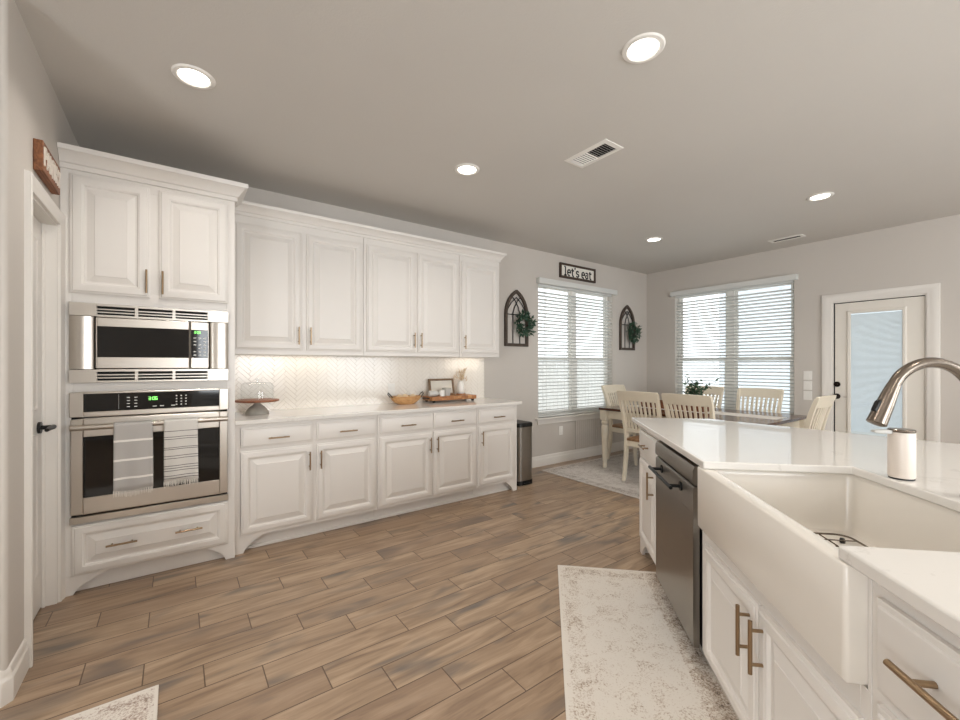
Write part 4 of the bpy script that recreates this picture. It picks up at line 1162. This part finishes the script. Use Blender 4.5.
def make_chair(label):
    t = thing('dining_chair', label, 'chair', (0, 0, ZR), 0, 'cream slat-back chairs around the dining table')
    def ycur(z):   # rear post centre line (side view)
        if z < .46: f = z / .46; return .235 - .05 * math.sin(f * PI * .5) + .0
        f = (z - .46) / .54; return .185 + .02 * f + .10 * f * f
    zs = [0, .06, .14, .24, .34, .46, .56, .66, .76, .86, .94, .985]
    for s in (-1, 1):
        m = MB(); Ls = []
        for z in zs:
            h = .016 + .010 * min(1, z / .3) if z < .5 else .026 - .008 * (z - .5) / .5
            x = s * (.20 + .028 * max(0, (z - .46) / .54)); y = ycur(z)
            Ls.append([(x - .016, y - h, z), (x + .016, y - h, z), (x + .016, y + h, z), (x - .016, y + h, z)])
        m.loops(Ls); m.build('rear_leg', 'cream', t, bevel=.003)
        m = MB(); Ls = []
        for z, r_, dy in ((0, .013, -.012), (.03, .015, -.006), (.15, .018, .002), (.3, .022, .004), (.40, .024, 0), (.445, .024, 0)):
            x = s * .205; y = -.19 + dy
            Ls.append([(x - r_, y - r_, z), (x + r_, y - r_, z), (x + r_, y + r_, z), (x - r_, y + r_, z)])
        m.loops(Ls); m.build('front_leg', 'cream', t, bevel=.004)
    m = MB()
    plan = [(-.235, -.225), (.235, -.225), (.225, -.05), (.205, .205), (-.205, .205), (-.225, -.05)]
    m.loops([[(x, y, z) for x, y in plan] for z in (.446, .470)] + [[(x * .94, y * .94, .476) for x, y in plan]]); m.build('seat', 'wood_seat', t, bevel=.006, seg=3)
    m = MB(); m.box(-.185, .185, -.205, -.185, .385, .4455); m.box(-.185, .185, .175, .195, .385, .4455)
    for s in (-1, 1): m.box(s * .205 - .01, s * .205 + .01, -.168, .165, .385, .4455)
    m.build('seat_apron', 'cream', t, bevel=.002)
    def rail(name, z0, z1, w, bow, th=.013, crest=0):
        m = MB(); Ls = []
        for i in range(9):
            f = -1 + i / 4; x = f * w; b = bow * (1 - f * f)
            Ls.append([(x, ycur(z0) + b - th, z0), (x, ycur(z0) + b + th, z0), (x, ycur(z1) + b + th, z1 + crest * (1 - f * f)), (x, ycur(z1) + b - th, z1 + crest * (1 - f * f))])
        m.loops(Ls); m.build(name, 'cream', t, bevel=.004)
    rail('top_rail', .895, 1.0, .238, .022, .014, .004)
    rail('lower_rail', .545, .585, .196, .012)
    for k in range(8):
        f = -1 + 2 * (k + .5) / 8; m = MB(); Ls = []
        for z in (.58, .66, .74, .82, .90):
            g = (z - .58) / .32
            x = f * (.175 + .02 * g); y = ycur(z) + (.012 + .010 * g) * (1 - f * f)
            Ls.append([(x - .0125, y - .006, z), (x + .0125, y - .006, z), (x + .0125, y + .006, z), (x - .0125, y + .006, z)])
        m.loops(Ls); m.build('back_slat', 'cream', t, bevel=.002)
    return t
ch = make_chair('cream slat-back dining chair at the kitchen side of the table, nearest the trash can')
ch.location = (4.25, 2.62, ZR); ch.rotation_euler = (0, 0, R(90))
dup(ch, (4.25, 2.09, ZR), R(90), 'cream slat-back dining chair at the kitchen side, partly behind island corner, second from left')
dup(ch, (4.96, 3.36, ZR), 0, 'cream dining chair at the table end under the left window')
dup(ch, (5.36, 2.74, ZR), R(-90), 'cream dining chair on the far side, behind the plant on the table')
dup(ch, (5.36, 2.09, ZR), R(-90), 'cream dining chair on the far side in front of the right window')
dup(ch, (4.80, 1.54, ZR), R(180), 'cream dining chair at the table end nearest the patio door')

# table runner, wooden planter box with plant
ZT = ZR + .7525
m = MB(); m.box(4.70, 4.98, 1.60, 3.30, ZT, ZT + .002)
tag(m.build('table_runner', 'cloth', smooth=0), 'white cloth runner along the middle of the dining table', 'table runner')
pb = thing('planter_box', 'long red-brown wooden box on the dining table', 'planter', (4.84, 2.72, ZT + .0022))
m = MB(); frame_ = ((-.09, .09, -.40, .40),)
m.box(-.09, .09, -.40, .40, 0, .012); m.box(-.09, -.078, -.40, .40, .012, .088); m.box(.078, .09, -.40, .40, .012, .088); m.box(-.078, .078, -.40, -.388, .012, .088); m.box(-.078, .078, .388, .40, .012, .088)
m.build('box_body', 'box_wood', pb, bevel=.002)
ep = thing('potted_plant', 'leafy green plant in the wooden box on the dining table', 'plant', (4.84, 2.47, ZT + .0145))
m = MB(); m.lathe([(.05, 0), (.062, .10), (.058, .10), (.05, .08)], n=24); m.build('pot', 'grey_pot', ep)
st = MB(); lf = MB(); random.seed(21)
for i in range(26):
    a = random.uniform(0, 2 * PI); q = random.uniform(.15, 1)
    e = Vector((.13 * q * math.cos(a), .15 * q * math.sin(a), .19 + .17 * random.random() * (1.1 - .3 * q)))
    if i == 0: e = Vector((.0, -.24, .345))
    if i == 1: e = Vector((.02, .10, .40))
    st.tube([(0, 0, .08), e * .5 + Vector((0, 0, .06)), e], [.0025, .002, .0012], 5)
    for k in range(9):
        f = .35 + .65 * k / 8
        p = (Vector((0, 0, .08)) * (1 - f) ** 2 + (e * .5 + Vector((0, 0, .06))) * 2 * f * (1 - f) + e * f * f)
        leaf(lf, p, (random.uniform(-1, 1), random.uniform(-1, 1), random.uniform(-.3, .8)), random.uniform(.04, .062), random.uniform(.018, .03))
st.build('stems', 'stem', ep); lf.build('leaves', 'leaf', ep, smooth=0)

# ------------------------------------------------------------------ outside
m = MB(); m.box(-12, 30, 4.02, 30, -.2, -.1); m.box(6.26, 30, -20, 4.02, -.2, -.1)
struct(m.build('ground_outside', 'lawn', smooth=0), 'pale ground outside the windows')
f1 = thing('garden_fence', 'pale wooden fence outside the left window', 'fence', (4.5, 8.2, -.1))
m = MB(); x_ = -8
while x_ < 9: m.box(x_, x_ + .14, -.01, .01, 0, 1.5); x_ += .146
m.build('pickets', 'fence', f1, smooth=0)
m = MB()
for z in (.3, 1.2): m.box(-8, 9, .011, .05, z, z + .09)
m.build('rails', 'fence', f1, smooth=0)
hs = thing('neighbour_house', 'pale blue-grey neighbouring house outside the right window', 'house', (11.5, .8, -.1))
m = MB(); m.box(0, 5, -5, 4.4, 0, 3.7); m.build('house_wall', 'siding', hs, smooth=0)
m = MB(); m.prism([(-5.4, 3.7), (4.8, 3.7), (-.3, 5.4)], YZ, -.4, 5.4); m.build('roof', 'roof', hs, smooth=0)
